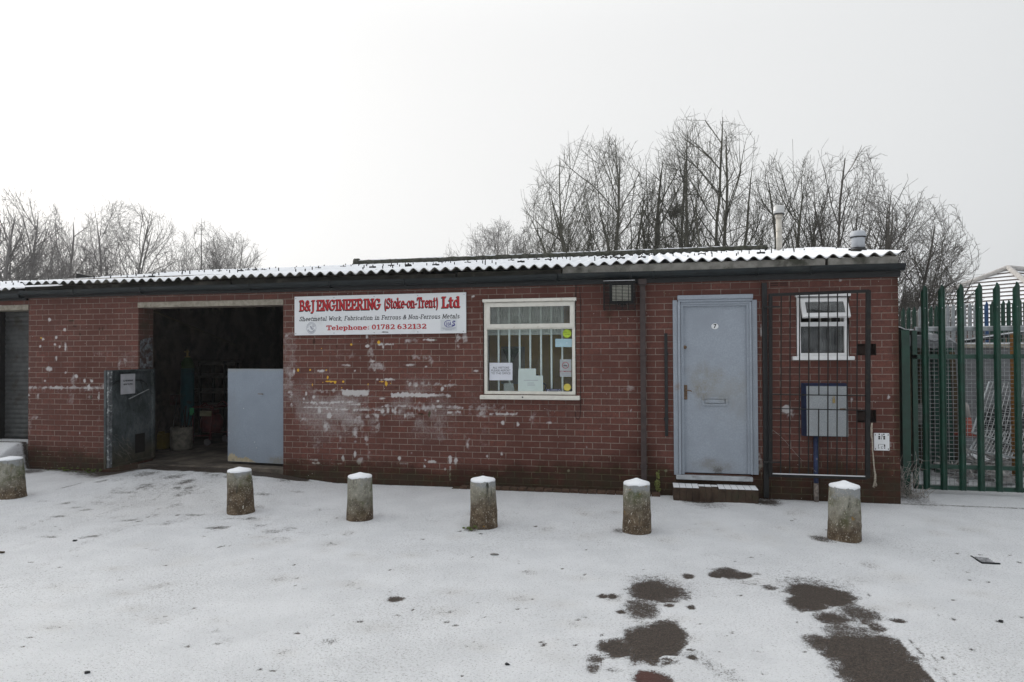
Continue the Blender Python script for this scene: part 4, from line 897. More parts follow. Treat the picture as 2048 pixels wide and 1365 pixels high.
# ------------------------------------------------------------ lettering
def A(cx, cy, rx, ry, a0, a1, n=9): return [(cx+rx*math.cos(R(a0+(a1-a0)*i/n)), cy+ry*math.sin(R(a0+(a1-a0)*i/n))) for i in range(n+1)]
def sf(x, y, w=.16): return [(x-w, y), (x+w, y)]
x_ = .68
GL = {
 'B': (.80, [[(.16, 0), (.16, 1)], [(0, 1), (.42, 1)]+A(.42, .76, .22, .24, 90, -90)+[(.16, .52)], [(.44, .52)]+A(.44, .26, .26, .26, 90, -90)+[(0, 0)]]),
 '&': (.86, [[(.80, 0), (.24, .60)]+A(.38, .80, .18, .20, 215, -35)+[(.16, .42)]+A(.32, .22, .26, .22, 140, 300)+[(.72, .46)], [(.58, .48), (.86, .48)]]),
 'J': (.62, [[(.40, 1), (.40, .02)]+A(.22, .0, .18, .24, 0, -130), [(.18, 1), (.62, 1)]]),
 'E': (.76, [[(.16, 0), (.16, 1)], [(0, 1), (.64, 1), (.64, .78)], [(.16, .52), (.5, .52)], [(.5, .62), (.5, .42)], [(0, 0), (.68, 0), (.68, .24)]]),
 'N': (.92, [[(.16, 0), (.16, 1)], [(.12, 1), (.74, .02)], [(.74, 0), (.74, 1)], [(0, 0), (.34, 0)], [(0, 1), (.2, 1)], [(.56, 1), (.92, 1)]]),
 'G': (.88, [A(.42, .5, .36, .5, 50, 345, 14)+[(.78, .42)], [(.46, .44), (.88, .44)], [(.70, .98), (.70, .72)]]),
 'I': (.42, [[(.21, 0), (.21, 1)], [(.02, 0), (.40, 0)], [(.02, 1), (.40, 1)]]),
 'R': (.88, [[(.16, 0), (.16, 1)], [(0, 1), (.44, 1)]+A(.44, .75, .22, .25, 90, -90)+[(.16, .5)], [(.42, .5), (.70, 0)], [(0, 0), (.32, 0)], [(.58, 0), (.88, 0)]]),
 '(': (.34, [A(.40, .35, .30, .74, 125, 235)]), ')': (.34, [A(-.06, .35, .30, .74, 55, -55)]),
 'S': (.70, [A(.34, .75, .24, .25, 25, 270)+A(.34, .25, .27, .25, 90, -155), [(.60, 1), (.60, .74)], [(.06, .24), (.06, 0)]]),
 't': (.48, [[(.20, .95), (.20, .14)]+A(.34, .14, .14, .14, 180, 300, 5), [(.02, x_), (.44, x_)]]),
 'o': (.66, [A(.32, .34, .26, .34, 0, 360, 14)]),
 'k': (.72, [[(.15, 0), (.15, 1)], [(.02, 1), (.15, 1)], [(.56, x_), (.16, .28)], [(.30, .40), (.58, 0)], sf(.15, 0), sf(.58, 0, .12), sf(.54, x_, .12)]),
 'e': (.64, [[(.07, .37), (.55, .37)]+A(.31, .34, .25, .34, 5, 315, 12)]),
 '-': (.36, [[(.04, .36), (.32, .36)]]),
 'n': (.76, [[(.15, 0), (.15, x_)], [(.0, x_), (.15, x_)], A(.36, .42, .21, .25, 180, 0)+[(.57, 0)], sf(.15, 0), sf(.57, 0)]),
 'T': (.80, [[(.40, 0), (.40, 1)], [(.04, .76), (.04, 1), (.76, 1), (.76, .76)], sf(.40, 0, .2)]),
 'r': (.54, [[(.15, 0), (.15, x_)], [(.0, x_), (.15, x_)], A(.36, .42, .21, .25, 180, 55), sf(.15, 0, .18)]),
 'L': (.74, [[(.18, 0), (.18, 1)], [(0, 1), (.40, 1)], [(0, 0), (.66, 0), (.66, .28)]]),
 'd': (.72, [[(.54, 0), (.54, 1)], [(.40, 1), (.54, 1)], A(.32, .34, .24, .34, 0, 360, 12), [(.54, 0), (.70, 0)]]),
 'h': (.76, [[(.15, 0), (.15, 1)], [(.0, 1), (.15, 1)], A(.36, .42, .21, .25, 180, 0)+[(.57, 0)], sf(.15, 0), sf(.57, 0)]),
 'm': (1.12, [[(.15, 0), (.15, x_)], [(.0, x_), (.15, x_)], A(.34, .44, .19, .23, 180, 0)+[(.53, 0)], A(.72, .44, .19, .23, 180, 0)+[(.91, 0)], sf(.15, 0), sf(.53, 0, .1), sf(.93, 0)]),
 'a': (.66, [[(.10, .56)]+A(.30, .46, .20, .22, 130, 0)+[(.50, 0), (.64, 0)], A(.29, .19, .21, .19, 0, 360, 10)]),
 'l': (.38, [[(.18, 0), (.18, 1)], [(.02, 1), (.18, 1)], sf(.19, 0, .17)]),
 'W': (1.10, [[(.08, 1), (.32, 0), (.55, .85), (.78, 0), (1.02, 1)], sf(.10, 1, .12), sf(1.0, 1, .12)]),
 ',': (.26, [[(.12, .06), (.06, -.18)]]),
 'F': (.70, [[(.16, 0), (.16, 1)], [(0, 1), (.64, 1), (.64, .78)], [(.16, .5), (.48, .5)], [(.02, 0), (.36, 0)]]),
 'b': (.72, [[(.15, 0), (.15, 1)], [(.0, 1), (.15, 1)], A(.38, .34, .23, .34, 0, 360, 12)]),
 'i': (.36, [[(.18, 0), (.18, x_)], [(.04, x_), (.18, x_)], sf(.18, 0, .14), [(.14, .90), (.22, .90)]]),
 'c': (.60, [A(.32, .34, .25, .34, 45, 315, 12)]),
 'u': (.74, [[(.02, x_), (.14, x_), (.14, .22)]+A(.34, .22, .20, .22, 180, 360)+[(.54, x_)], [(.40, x_), (.54, x_)], [(.54, .3), (.54, 0), (.70, 0)]]),
 'M': (1.06, [[(.14, 0), (.16, 1), (.52, .12), (.88, 1), (.90, 0)], sf(.14, 0, .13), sf(.90, 0, .13), [(.02, 1), (.16, 1)], [(.88, 1), (1.02, 1)]]),
 's': (.56, [A(.28, .51, .18, .17, 30, 270)+A(.28, .17, .20, .17, 90, -150)]),
 'p': (.72, [[(.15, -.28), (.15, x_)], [(.0, x_), (.15, x_)], A(.38, .34, .23, .34, 0, 360, 12), sf(.15, -.28, .14)]),
 ':': (.30, [[(.10, .08), (.20, .08)], [(.10, .58), (.20, .58)]]),
 '0': (.70, [A(.34, .5, .25, .5, 0, 360, 16)]), '1': (.56, [[(.10, .82), (.30, 1), (.30, 0)], sf(.30, 0, .2)]),
 '7': (.64, [[(.08, .80), (.08, 1), (.58, 1), (.26, 0)]]), '8': (.70, [A(.34, .75, .20, .25, 0, 360, 12), A(.34, .25, .25, .25, 0, 360, 12)]),
 '2': (.66, [A(.32, .72, .24, .28, 160, -30)+[(.08, .02), (.60, .02), (.60, .18)]]),
 '6': (.70, [A(.46, .46, .36, .54, 100, 180)+A(.34, .30, .24, .30, 180, 540, 14)]),
 '3': (.64, [A(.28, .75, .22, .25, 150, -90)+A(.28, .26, .26, .26, 90, -150)]),
 'C': (.80, [A(.42, .5, .34, .5, 50, 310, 12)]), 'H': (.8, [[(.12, 0), (.12, 1)], [(.64, 0), (.64, 1)], [(.12, .5), (.64, .5)]]), 'A': (.8, [[(.02, 0), (.38, 1), (.74, 0)], [(.16, .35), (.60, .35)]]),
 ' ': (.36, [])}
def stroke_text(mb, s, u0, u1, vb, vc, pw, ph_, slant, mapf, off0=0.0, gap=.10):
    tot = sum(GL[c][0]+gap for c in s)-gap; sx = (u1-u0)/tot; sy = vc-vb; x = 0; n_ = 0
    for c in s:
        adv, st0 = GL[c]; strokes = []
        for st in st0:                                 # break strokes at sharp corners
            cur = [st[0]]
            for i in range(1, len(st)):
                cur.append(st[i])
                if i < len(st)-1:
                    ax_, ay_ = st[i][0]-st[i-1][0], st[i][1]-st[i-1][1]; bx_, by_ = st[i+1][0]-st[i][0], st[i+1][1]-st[i][1]
                    if ax_*bx_+ay_*by_ < .5*math.hypot(ax_, ay_)*math.hypot(bx_, by_): strokes.append(cur); cur = [st[i]]
            strokes.append(cur)
        for st in strokes:
            p = [(x+a_+slant*b_, b_) for a_, b_ in st]
            q = [(a_/pw, b_/ph_) for a_, b_ in p]; Lp = []; 
            m = len(q); closed = m > 3 and abs(q[0][0]-q[-1][0])+abs(q[0][1]-q[-1][1]) < 1e-6
            for i in range(m):
                i0 = i-1 if i else (m-2 if closed else 0); i1 = i+1 if i < m-1 else (1 if closed else m-1)
                def nrm(a, b):
                    dx = b[0]-a[0]; dy = b[1]-a[1]; l_ = math.hypot(dx, dy) or 1; return (-dy/l_, dx/l_)
                na = nrm(q[i0], q[i]) if i0 != i else nrm(q[i], q[i1]); nb_ = nrm(q[i], q[i1]) if i1 != i else na
                nx_, ny_ = na[0]+nb_[0], na[1]+nb_[1]; l2 = (nx_*nx_+ny_*ny_)/2 or 1; k_ = min(1/l2, 1.6) if l2 > .2 else 1.6
                nx_ *= k_*.5; ny_ *= k_*.5; ex = ey = 0
                if not closed and i in (0, m-1):
                    t_ = nrm(q[i0], q[i]) if i else nrm(q[i], q[i1]); sg = -1 if i == 0 else 1; ex = t_[1]*sg*.5*.6; ey = -t_[0]*sg*.5*.6
                Lp.append(((q[i][0]+nx_+ex), (q[i][1]+ny_+ey), (q[i][0]-nx_+ex), (q[i][1]-ny_+ey)))
            o_ = off0+3e-5*(n_ % 12); n_ += 1
            vs = []
            for i, (a_, b_, c_, d_) in enumerate(Lp): vs += [mapf(u0+a_*pw*sx, vb+b_*ph_*sy, o_+5e-6*i), mapf(u0+c_*pw*sx, vb+d_*ph_*sy, o_+5e-6*i)]
            mb.add(vs, [(2*i, 2*i+1, 2*i+3, 2*i+2) for i in range(len(Lp)-1)])
        x += adv+gap
def plain_text(name, body, size, loc, mat, parent, align='CENTER', bold=0, lh=1.0, rot=None, sx=1):
    cu = bpy.data.curves.new(name, 'FONT'); cu.body = body; cu.size = size; cu.align_x = align; cu.align_y = 'CENTER'; cu.offset = bold*size; cu.space_line = lh
    o = bpy.data.objects.new('tmp', cu); COL.objects.link(o); bpy.context.view_layer.update()
    me = bpy.data.meshes.new_from_object(o.evaluated_get(bpy.context.evaluated_depsgraph_get())); bpy.data.objects.remove(o); bpy.data.curves.remove(cu)
    off_ = Vector((0, 0, 0)); p = parent
    while p is not None: off_ += p.location; p = p.parent
    m3 = rot or Matrix(((1, 0, 0), (0, 0, 1), (0, 1, 0)))
    for v_ in me.vertices:
        c = v_.co.copy(); c.x *= sx; v_.co = m3 @ c+Vector(loc)-off_
    me.materials.clear(); me.materials.append(mat); me.name = name
    o = bpy.data.objects.new(name, me); COL.objects.link(o); o.parent = parent; return o

plain_text('number_digit', '7', .068, (NUM7[0], .0105, NUM7[1]), M_['ink'], NUM7[2], bold=.03)
# ------------------------------------------------------------ company sign
SY = -.030
c_tl, c_tr, c_br, c_bl = [at(*p, SY) for p in ((589.1, 594.6), (932, 584.4), (932, 666.5), (589.1, 671.4))]
u0 = (c_tl[0]+c_bl[0])/2; u1 = (c_tr[0]+c_br[0])/2; zt = (c_tl[2]+c_tr[2])/2; zb = (c_bl[2]+c_br[2])/2
tilt = (c_tr[2]+c_br[2]-c_tl[2]-c_bl[2])/2*.6
SG = thing('company_sign', 'long white company sign with red and black lettering screwed to the brick wall', 'sign', ((u0+u1)/2, 0, zb))
def smap(u, v, o): return (u0+(u1-u0)*u, SY-.0008-o, zb+(zt-zb)*v+tilt*(u-.5))
mb = MB(); f = lambda u, v, y: (u0+(u1-u0)*u, y, zb+(zt-zb)*v+tilt*(u-.5))
mb.add([f(0, 0, -.012), f(1, 0, -.012), f(1, 1, -.012), f(0, 1, -.012), f(0, 0, SY), f(1, 0, SY), f(1, 1, SY), f(0, 1, SY)], [(0, 1, 2, 3), (7, 6, 5, 4), (0, 4, 5, 1), (1, 5, 6, 2), (2, 6, 7, 3), (3, 7, 4, 0)])
pn = mb.build('sign_panel', M_['sign'], SG)
H1 = [('B&J', .033, .124, .640, .888), ('ENGINEERING', .138, .516, .640, .890), ('(Stoke-on-Trent)', .540, .845, .660, .895), ('Ltd', .868, .967, .645, .895)]
for du, dv, of, mt, nm in ((-.0035, -.022, .0, M_['ink'], 'heading_shadow'), (0, 0, .0010, M_['inkred'], 'heading_letters')):
    mb = MB()
    for s, a_, b_, vb, vc in H1: stroke_text(mb, s, a_+du, b_+du, vb+dv, vc+dv, .235 if s[0] != '(' else .20, .125, 0, smap, of, .05)
    mb.build(nm, mt, SG)
mb = MB(); stroke_text(mb, 'Sheetmetal Work, Fabrication in Ferrous & Non-Ferrous Metals', .030, .963, .370, .470, .155, .14, .20, smap, .0005, .10); mb.build('trade_letters', M_['ink'], SG)
mb = MB(); stroke_text(mb, 'Telephone:', .196, .450, .128, .235, .23, .16, 0, smap, .0005, .10); stroke_text(mb, '01782', .465, .596, .128, .240, .22, .15, 0, smap, .0005, .14); stroke_text(mb, '632132', .613, .777, .128, .240, .22, .15, 0, smap, .0005, .14); mb.build('telephone_letters', M_['inkred'], SG)
def ring(mb, cu, cv, ru, rv, th, o, n=28, a0=0, a1=360):
    vs = []
    for i in range(n+1):
        t = R(a0+(a1-a0)*i/n); vs += [smap(cu+ru*math.cos(t), cv+rv*math.sin(t), o), smap(cu+ru*(1-th)*math.cos(t), cv+rv*(1-th)*math.sin(t), o)]
    mb.add(vs, [(2*i, 2*i+1, 2*i+3, 2*i+2) for i in range(n)])
mb = MB(); ring(mb, .103, .185, .0295, .150, .07, .0005)
for a0 in range(20, 165, 18): ring(mb, .103, .185, .025, .125, .22, .0005, 3, a0, a0+10)
for a0 in range(205, 340, 15): ring(mb, .103, .185, .025, .125, .30, .0005, 3, a0, a0+11)
for k_ in range(3):
    a_ = (.093+.004*k_, .24-.01*k_); b_ = (.103+.005*k_, .14-.008*k_); mb.add([smap(a_[0], a_[1], .0007), smap(a_[0]+.002, a_[1]+.01, .0007), smap(b_[0]+.002, b_[1]+.01, .0007), smap(b_[0], b_[1], .0007)], [(0, 1, 2, 3)])
ring(mb, .112, .235, .005, .022, .35, .0006, 12); ring(mb, .117, .19, .006, .028, .35, .0006, 12, 60, 300)
mb.build('round_emblem', M_['inkgrey'], SG)
mb = MB(); 
for (a_, b_, c_, d_) in ((.858, .060, .950, .345),): mb.add([smap(a_, b_, .0003), smap(c_, b_, .0003), smap(c_, d_, .0003), smap(a_, d_, .0003)], [(0, 1, 2, 3)])
mb.build('logo_panel', simple('logo_ground', (.60, .625, .65), .5, .04, 6), SG)
mb = MB(); ring(mb, .902, .235, .0235, .088, .18, .0006, 20, 55, 300); ring(mb, .913, .205, .020, .055, .22, .0007, 10, 270, 370)
stroke_text(mb, 'HA', .890, .918, .185, .275, .2, .14, .1, smap, .0009, .12); stroke_text(mb, 'S', .924, .938, .180, .305, .3, .12, .1, smap, .0009); mb.build('logo_letters', M_['inkblue'], SG)
mb = MB()
for (a_, c_, v_) in ((.864, .944, .125), (.872, .936, .100), (.885, .922, .078)): mb.add([smap(a_, v_, .0006), smap(c_, v_, .0006), smap(c_, v_+.012, .0006), smap(a_, v_+.012, .0006)], [(0, 1, 2, 3)])
mb.build('logo_smallprint', M_['inkgrey'], SG)
mb = MB(); pts = [(.520, .052), (.530, .068), (.545, .062), (.558, .060), (.562, .035), (.545, .045), (.530, .040)]; mb.add([smap(a_, b_, .0008) for a_, b_ in pts], [tuple(range(7))]); mb.build('black_smear', M_['ink'], SG)
mb = MB()
for (a_, b_) in ((.008, .95), (.24, .95), (.478, .95), (.73, .95), (.99, .95), (.008, .045), (.24, .045), (.478, .045), (.73, .045), (.985, .045)): q = smap(a_, b_, 0); mb.tube([(q[0], q[1]+.001, q[2]), (q[0], q[1]-.003, q[2])], .007, 8)
mb.build_each('sign_screw', M_['galv_fence'], SG)

# ------------------------------------------------------------ floodlight in a wire cage
q0 = at(1207, 563, -.20); q1 = at(1270, 619, -.20)
FL = thing('floodlight', 'caged square floodlight under the gutter beside the brown downpipe', 'floodlight', ((q0[0]+q1[0])/2, -.1, (q0[2]+q1[2])/2))
a = at(1223.5, 571, -.14); b = at(1263, 603, -.14)
mb = MB(); frame_rect(mb, a[0]-.025, b[0]+.025, b[2]-.02, a[2]+.025, .03, -.15, -.06); mb.box(a[0]-.02, b[0]+.02, -.07, -.055, b[2]-.015, a[2]+.02); mb.build('lamp_housing', M_['black'], FL)
mb = MB(); mb.box(a[0]+.004, b[0]-.004, -.143, -.125, b[2]+.006, a[2]-.002); mb.build('lamp_glass', M_['lens'], FL)
mb = MB(); mb.box((a[0]+b[0])/2-.02, (a[0]+b[0])/2+.02, -.07, -.002, b[2]-.05, a[2]-.05); mb.tube([((a[0]+b[0])/2+.04*math.cos(t), -.10, b[2]-.04+.045*math.sin(t)) for t in np.linspace(-.3, 3.4, 9)], .009, 6); mb.build('lamp_bracket', M_['black'], FL)
mb = MB(); cx0, cx1, cz0, cz1 = q0[0], q1[0], q1[2], q0[2]; Yc = -.21; wr = .0042
nH = 21
for i in range(nH):
    z = cz0+(cz1-cz0)*i/(nH-1); r2 = .0045 if i in (0, nH-1) else wr
    mb.tube([(cx0, -.005, z), (cx0, Yc, z), (cx1, Yc, z), (cx1, -.005, z)], r2, 4)
for i in range(6):
    x = cx0+(cx1-cx0)*i/5; r2 = .0045 if i in (0, 5) else wr
    mb.tube([(x, -.005, cz0), (x, Yc-.003, cz0), (x, Yc-.003, cz1), (x, -.005, cz1)], r2, 4)
for yy in (-.07, -.14):
    mb.tube([(cx0, yy, cz0), (cx0, yy, cz1)], wr, 4); mb.tube([(cx1, yy, cz0), (cx1, yy, cz1)], wr, 4)
mb.build('wire_cage', M_['steel_dark'], FL)
mb = MB(); mb.box(cx0-.002, cx1+.002, Yc-.005, Yc+.002, cz1+.001, cz1+.005); mb.build('cage_snow', M_['snow'], FL)

# thin cable looping down beside the office window
mb = MB(); pts = [at(1152, 568, -.01), at(1151.5, 598, -.01)]; mb.tube(pts, .005, 5)
pts = [at(1159, 575, -.012), at(1161, 600, -.012), at(1161.5, 700, -.012), at(1161, 820, -.012), at(1159.5, 836, -.012), at(1155, 839, -.012), at(1151.5, 835, -.012), at(1151, 824, -.012)]; mb.tube(pts, .0035, 5)
cb = mb.build('cable', M_['steel_dark'], None); tag(cb, 'thin grey cable hanging in a loop at the right of the office window', 'cable')

# ------------------------------------------------------------ security gate of thin bars, swung against the wall
GT = thing('security_gate', 'black barred security gate hung open over the small window and meter box', 'gate', (9.0, -.1, .1))
gy_ = lambda px: -.12-.14*(px-1533)/(1738-1533)
def gp(px, py, dy=0): return tuple(at(px, py, gy_(px)+dy))
mb = MB(); a = at(1524, 566, -.06); b = at(1533.5, 566, -.06); mb.box(a[0], b[0], -.07, -.012, .02, a[2], .004); mb.build('gate_post', M_['black'], GT)
mb = MB()
mb.bar(gp(1541, 588), gp(1541, 953), .04, .035, (0, 1, 0)); mb.bar(gp(1736.5, 581), gp(1735, 957), .046, .04, (0, 1, 0))
mb.bar(gp(1539, 590.5), gp(1738, 582.5), .034, .034); mb.bar(gp(1539, 951), gp(1734, 957), .034, .030); mb.build('gate_frame', M_['steel_dark'], GT)
mb = MB(); mb.bar(gp(1543, 949.0), gp(1733, 954.8), .006, .028); mb.build('rail_snow', M_['snow'], GT)
for j, x in enumerate((1562.5, 1580.5, 1599.5, 1618, 1638, 1656.5, 1675, 1695, 1714.5)):
    mb = MB(); ty = 590.5-8*(x-1539)/199; by = 951+6*(x-1539)/195
    if j == 4-0 and False: pass
    if j == 4:
        mb.tube([gp(x, ty, .005), gp(x-.3, 790, .005)], .0068, 6); mb.tube([gp(x-.6, 818, .005), gp(x-1.2, by, .005)], .0068, 6)
    else: mb.tube([gp(x, ty, .005), gp(x-1.2, by, .005)], .0068, 6)
    mb.build('gate_bar', M_['steel_dark'], GT)
for (xa, xb, ya, yb) in ((1595, 1700, 594.5, 594), (1543, 1733, 789.5, 792), (1543, 1733, 817.5, 821)):
    mb = MB(); mb.tube([gp(xa, ya, -.006), gp(xb, yb, -.006)], .0062, 6); mb.build('gate_crossbar', M_['steel_dark'], GT)
mb = MB()
for y in (614, 925): mb.tube([gp(1528, y, 0), gp(1541, y, -.02), gp(1560, y, -.01)], .009, 6); mb.tube([at(1529, y, -.08), at(1529, y, -.10)], .02, 8)
mb.build_each('gate_hinge', M_['black'], GT)
mb = MB(); mb.blob(at(1529.5, 614, -.115), .007, 6); mb.build('hinge_frost', M_['snow'], GT)
# latch bar left of the door
a = at(1328.5, 667, -.03); b = at(1336.5, 873, -.03)
mb = MB(); mb.box(a[0], b[0], -.036, -.022, b[2], a[2], .003); mb.box(a[0]-.012, b[0]+.005, -.022, .0, at(1332, 838)[2]-.02, at(1332, 838)[2]+.02); mb.box(a[0]-.0, b[0]+.008, -.04, .0, at(1332, 708)[2]-.014, at(1332, 708)[2]+.014)
lb = mb.build('locking_bar', M_['black'], None); tag(lb, 'black steel locking bar bolted upright to the bricks left of the door', 'locking bar')

# ------------------------------------------------------------ blue meter cabinet with galvanised door and pipe
BX0 = at(1602, 800)[0]; BX1 = at(1699, 800)[0]-.02; bz0 = at(1650, 873, -.16)[2]; bz1 = at(1650, 771, -.16)[2]
MC = thing('meter_cabinet', 'blue cabinet with galvanised padlocked door behind the security gate', 'cabinet', ((BX0+BX1)/2, 0, bz0))
FY2 = -.125; fx0 = at(1612, 800, FY2)[0]; fx1 = at(1695.5, 800, FY2)[0]; fz0 = at(1650, 873, FY2)[2]; fz1 = at(1650, 772.5, FY2)[2]; bx1 = fx1+.010; tz_ = at(1650, 766.5, -.0)[2]
mb = MB(); c_b = [(BX0, -.001, fz0-.01), (bx1, -.001, fz0-.01), (bx1, -.001, tz_), (BX0, -.001, tz_)]; c_m = [(BX0+.006, -.04, fz0-.008), (bx1-.003, -.04, fz0-.008), (bx1-.003, -.04, tz_-.004), (BX0+.006, -.04, tz_-.004)]; c_f = [(fx0, FY2, fz0-.004), (fx1, FY2, fz0-.004), (fx1, FY2, fz1), (fx0, FY2, fz1)]
mb.add(c_b+c_m+c_f, [(j+4*r_, (j+1) % 4+4*r_, (j+1) % 4+4*r_+4, j+4*r_+4) for r_ in (0, 1) for j in range(4)]+[(8, 9, 10, 11)]); mb.build('cabinet_body', M_['blue'], MC)
mb = MB(); mb.box(fx0+.004, fx1-.002, FY2-.012, FY2-.001, fz0+.002, fz1-.002, .003); cdr = mb.build('cabinet_door', M_['galv'], MC); PY = FY2-.02
mb = MB(); q = at(1667.5, 800, PY); mb.box(q[0]-.012, q[0]-.002, PY-.008, PY+.004, q[2]-.04, q[2]+.01, .003); mb.box(q[0]+.003, q[0]+.013, PY-.008, PY+.004, q[2]-.04, q[2]+.01, .003); mb.tube([(q[0]-.007, PY, q[2]+.01), (q[0]-.007, PY, q[2]+.04)], .003, 5); mb.tube([(q[0]+.008, PY, q[2]+.01), (q[0]+.008, PY, q[2]+.04)], .003, 5); mb.build('padlock', M_['brass'], cdr)
mb = MB(); q = at(1686, 819, PY); mb.box(q[0]-.03, q[0]+.03, FY2-.018, FY2-.0125, q[2]-.01, q[2]+.01, .002); mb.build('cabinet_hasp', M_['hlx'], cdr)
px = at(1631.5, 900, -.06)[0]; mb = MB(); mb.tube([(px, -.06, .03), (px, -.06, fz0-.011)], .026, 14); mb.build('supply_pipe', simple('chipped_blue_pipe', (.022, .035, .09), .5, .3, 12, dirt=(.30, .27, .24), dsc=22, dlo=.64, dhi=.68), MC, True)
mb = MB(); mb.tube([(px, -.06, .0), (px, -.06, .22)], .027, 14); mb.build('pipe_foot', simple('flaking_pipe_foot', (.20, .17, .15), .8, .4, 30, dirt=(.06, .04, .03), dsc=18), MC, True)

# white plastic mounting plate
a = at(1748, 866.5, -.02); b = at(1779, 902, -.02)
MP = thing('mounting_plate', 'empty white plastic mounting plate at the right end of the brick wall', 'plate', ((a[0]+b[0])/2, 0, b[2]))
W_ = b[0]-a[0]; Hh = a[2]-b[2]; mb = MB(); mb.box(a[0], b[0], -.022, -.004, b[2], a[2], .004); mp = mb.build('plate_body', M_['plastic_w'], MP)
mb = MB()
def pr(u0_, v0_, u1_, v1_): mb.box(a[0]+W_*u0_, a[0]+W_*u1_, -.0235, -.021, b[2]+Hh*v0_, b[2]+Hh*v1_)
for u_ in (.06, .90):
    for v__ in (.05, .86): pr(u_, v__, u_+.04, v__+.09)
for t in ((.28, .74, .40, .84), (.60, .74, .72, .84), (.28, .64, .40, .72), (.60, .64, .72, .72), (.30, .90, .38, .97), (.47, .78, .49, .95), (.54, .78, .56, .95), (.47, .64, .50, .76), (.60, .90, .68, .97), (.27, .22, .30, .34), (.64, .22, .72, .34), (.27, .12, .32, .18), (.64, .12, .72, .18), (.45, .14, .47, .24), (.45, .12, .56, .14), (.27, .355, .70, .37), (.50, .22, .56, .24)): pr(*t)
mb.build('plate_slots', M_['void'], mp)
# rope
RP = thing('rope', 'frayed rope hanging from the lower wall pocket beside the gate', 'rope', (10.2, -.1, .4))
pts = [at(x, y, -.06) for x, y in ((1744, 846), (1743, 856), (1742, 866), (1744.5, 880), (1745, 900), (1747, 920), (1748, 935), (1750.5, 950), (1750, 962))]
mb = MB(); mb.tube(pts, [.008, .010, .013, .008, .007, .008, .008, .011, .013], 7); mb.build('rope_strand', M_['rope'], RP, True)
mb = MB()
for i in range(14): 
    j = rnd.uniform(-5, 5); mb.tube([at(1750+rnd.uniform(-1.5, 1.5), 958, -.06), at(1750+j*.5, 966, -.06+rnd.uniform(-.01, .01)), at(1750+j, 972+rnd.uniform(-2, 5), -.06)], .0022, 4)
for i in range(9):
    j = rnd.uniform(-6, 4); mb.tube([at(1743, 852, -.06), at(1743+j*.7, 860, -.07), at(1742+j, 868+rnd.uniform(-3, 5), -.06)], .0022, 4)
mb.build('rope_fray', M_['rope'], RP)

# ------------------------------------------------------------ concrete bollards
k = NT('mossy_bollard_concrete'); s_ = k.sep(); oi = k.n('ShaderNodeObjectInfo'); shv = k.n('ShaderNodeVectorMath', operation='ADD'); k.l(k.tc.outputs['Object'], shv.inputs[0]); rv = k.n('ShaderNodeCombineXYZ'); 
for i_ in range(3): k._in(rv.inputs[i_], k.math('MULTIPLY', oi.outputs['Random'], 31.0+i_*7))
k.l(rv.outputs[0], shv.inputs[1]); vv = shv.outputs[0]
b1 = k.mix(k.ramp(k.noise(9, 5, .7, vec=vv), .35, .68), (.30, .29, .245), (.155, .15, .115))
b1 = k.mix(k.ramp(k.noise(5, 4, .6, vec=vv), .48, .66), b1, (.085, .095, .045))
lo = k.mix(k.ramp(k.noise(12, 4, .7, vec=vv), .4, .65), (.075, .052, .033), (.15, .11, .07))
zz = k.math('ADD', s_[2], k.math('MULTIPLY_ADD', k.noise(6, 4, .6, vec=vv), .36, -.18))
c_ = k.mix(k.ramp(k.math('ADD', zz, k.math('MULTIPLY_ADD', oi.outputs['Random'], .16, -.08)), .10, .40), lo, b1)
c_ = k.mix(k.ramp(zz, .40, .47), c_, (.26, .27, .27))
c_ = k.mix(k.ramp(k.noise(62, 3, .8, vec=vv), .58, .66), c_, (.46, .42, .34))
c_ = k.mix(k.ramp(k.noise(26, 4, .8, vec=vv, stretch=(1, 1, .5)), .635, .67), c_, (.56, .53, .46))
c_ = k.mix(k.ramp(k.noise(7, 4, .7, vec=vv, stretch=(1.6, 1.6, .35)), .60, .68), c_, (.045, .045, .035))
c_ = k.mix(k.ramp(k.noise(8, 4, .7, vec=vv), .66, .72), c_, (.27, .15, .03))
k.col(c_); k.rough(.92); k.bump(k.noise(60, 5, .7, vec=vv), .9, .008); M_['bollard'] = k.m
BOL = [((25, 998), .150, .128, .475, .026, (-.03, .0), 'mossy concrete bollard leaning at the left edge, in front of the left wall end'),
       ((482, 1030), .146, .128, .465, .032, (-.02, 0), 'concrete bollard with snowy tip in front of the open bay and grey half door'),
       ((720, 1044), .142, .127, .455, .034, (.0, 0), 'concrete bollard streaked orange near its top, in front of the company sign wall'),
       ((968, 1059), .145, .128, .470, .032, (-.008, 0), 'concrete bollard below the left edge of the office window, weeds at its foot'),
       ((1274, 1070), .144, .130, .475, .042, (.0, 0), 'concrete bollard in front of the brown downpipe'),
       ((1689, 1085), .152, .136, .495, .045, (.004, 0), 'largest pale speckled concrete bollard, in front of the barred security gate')]
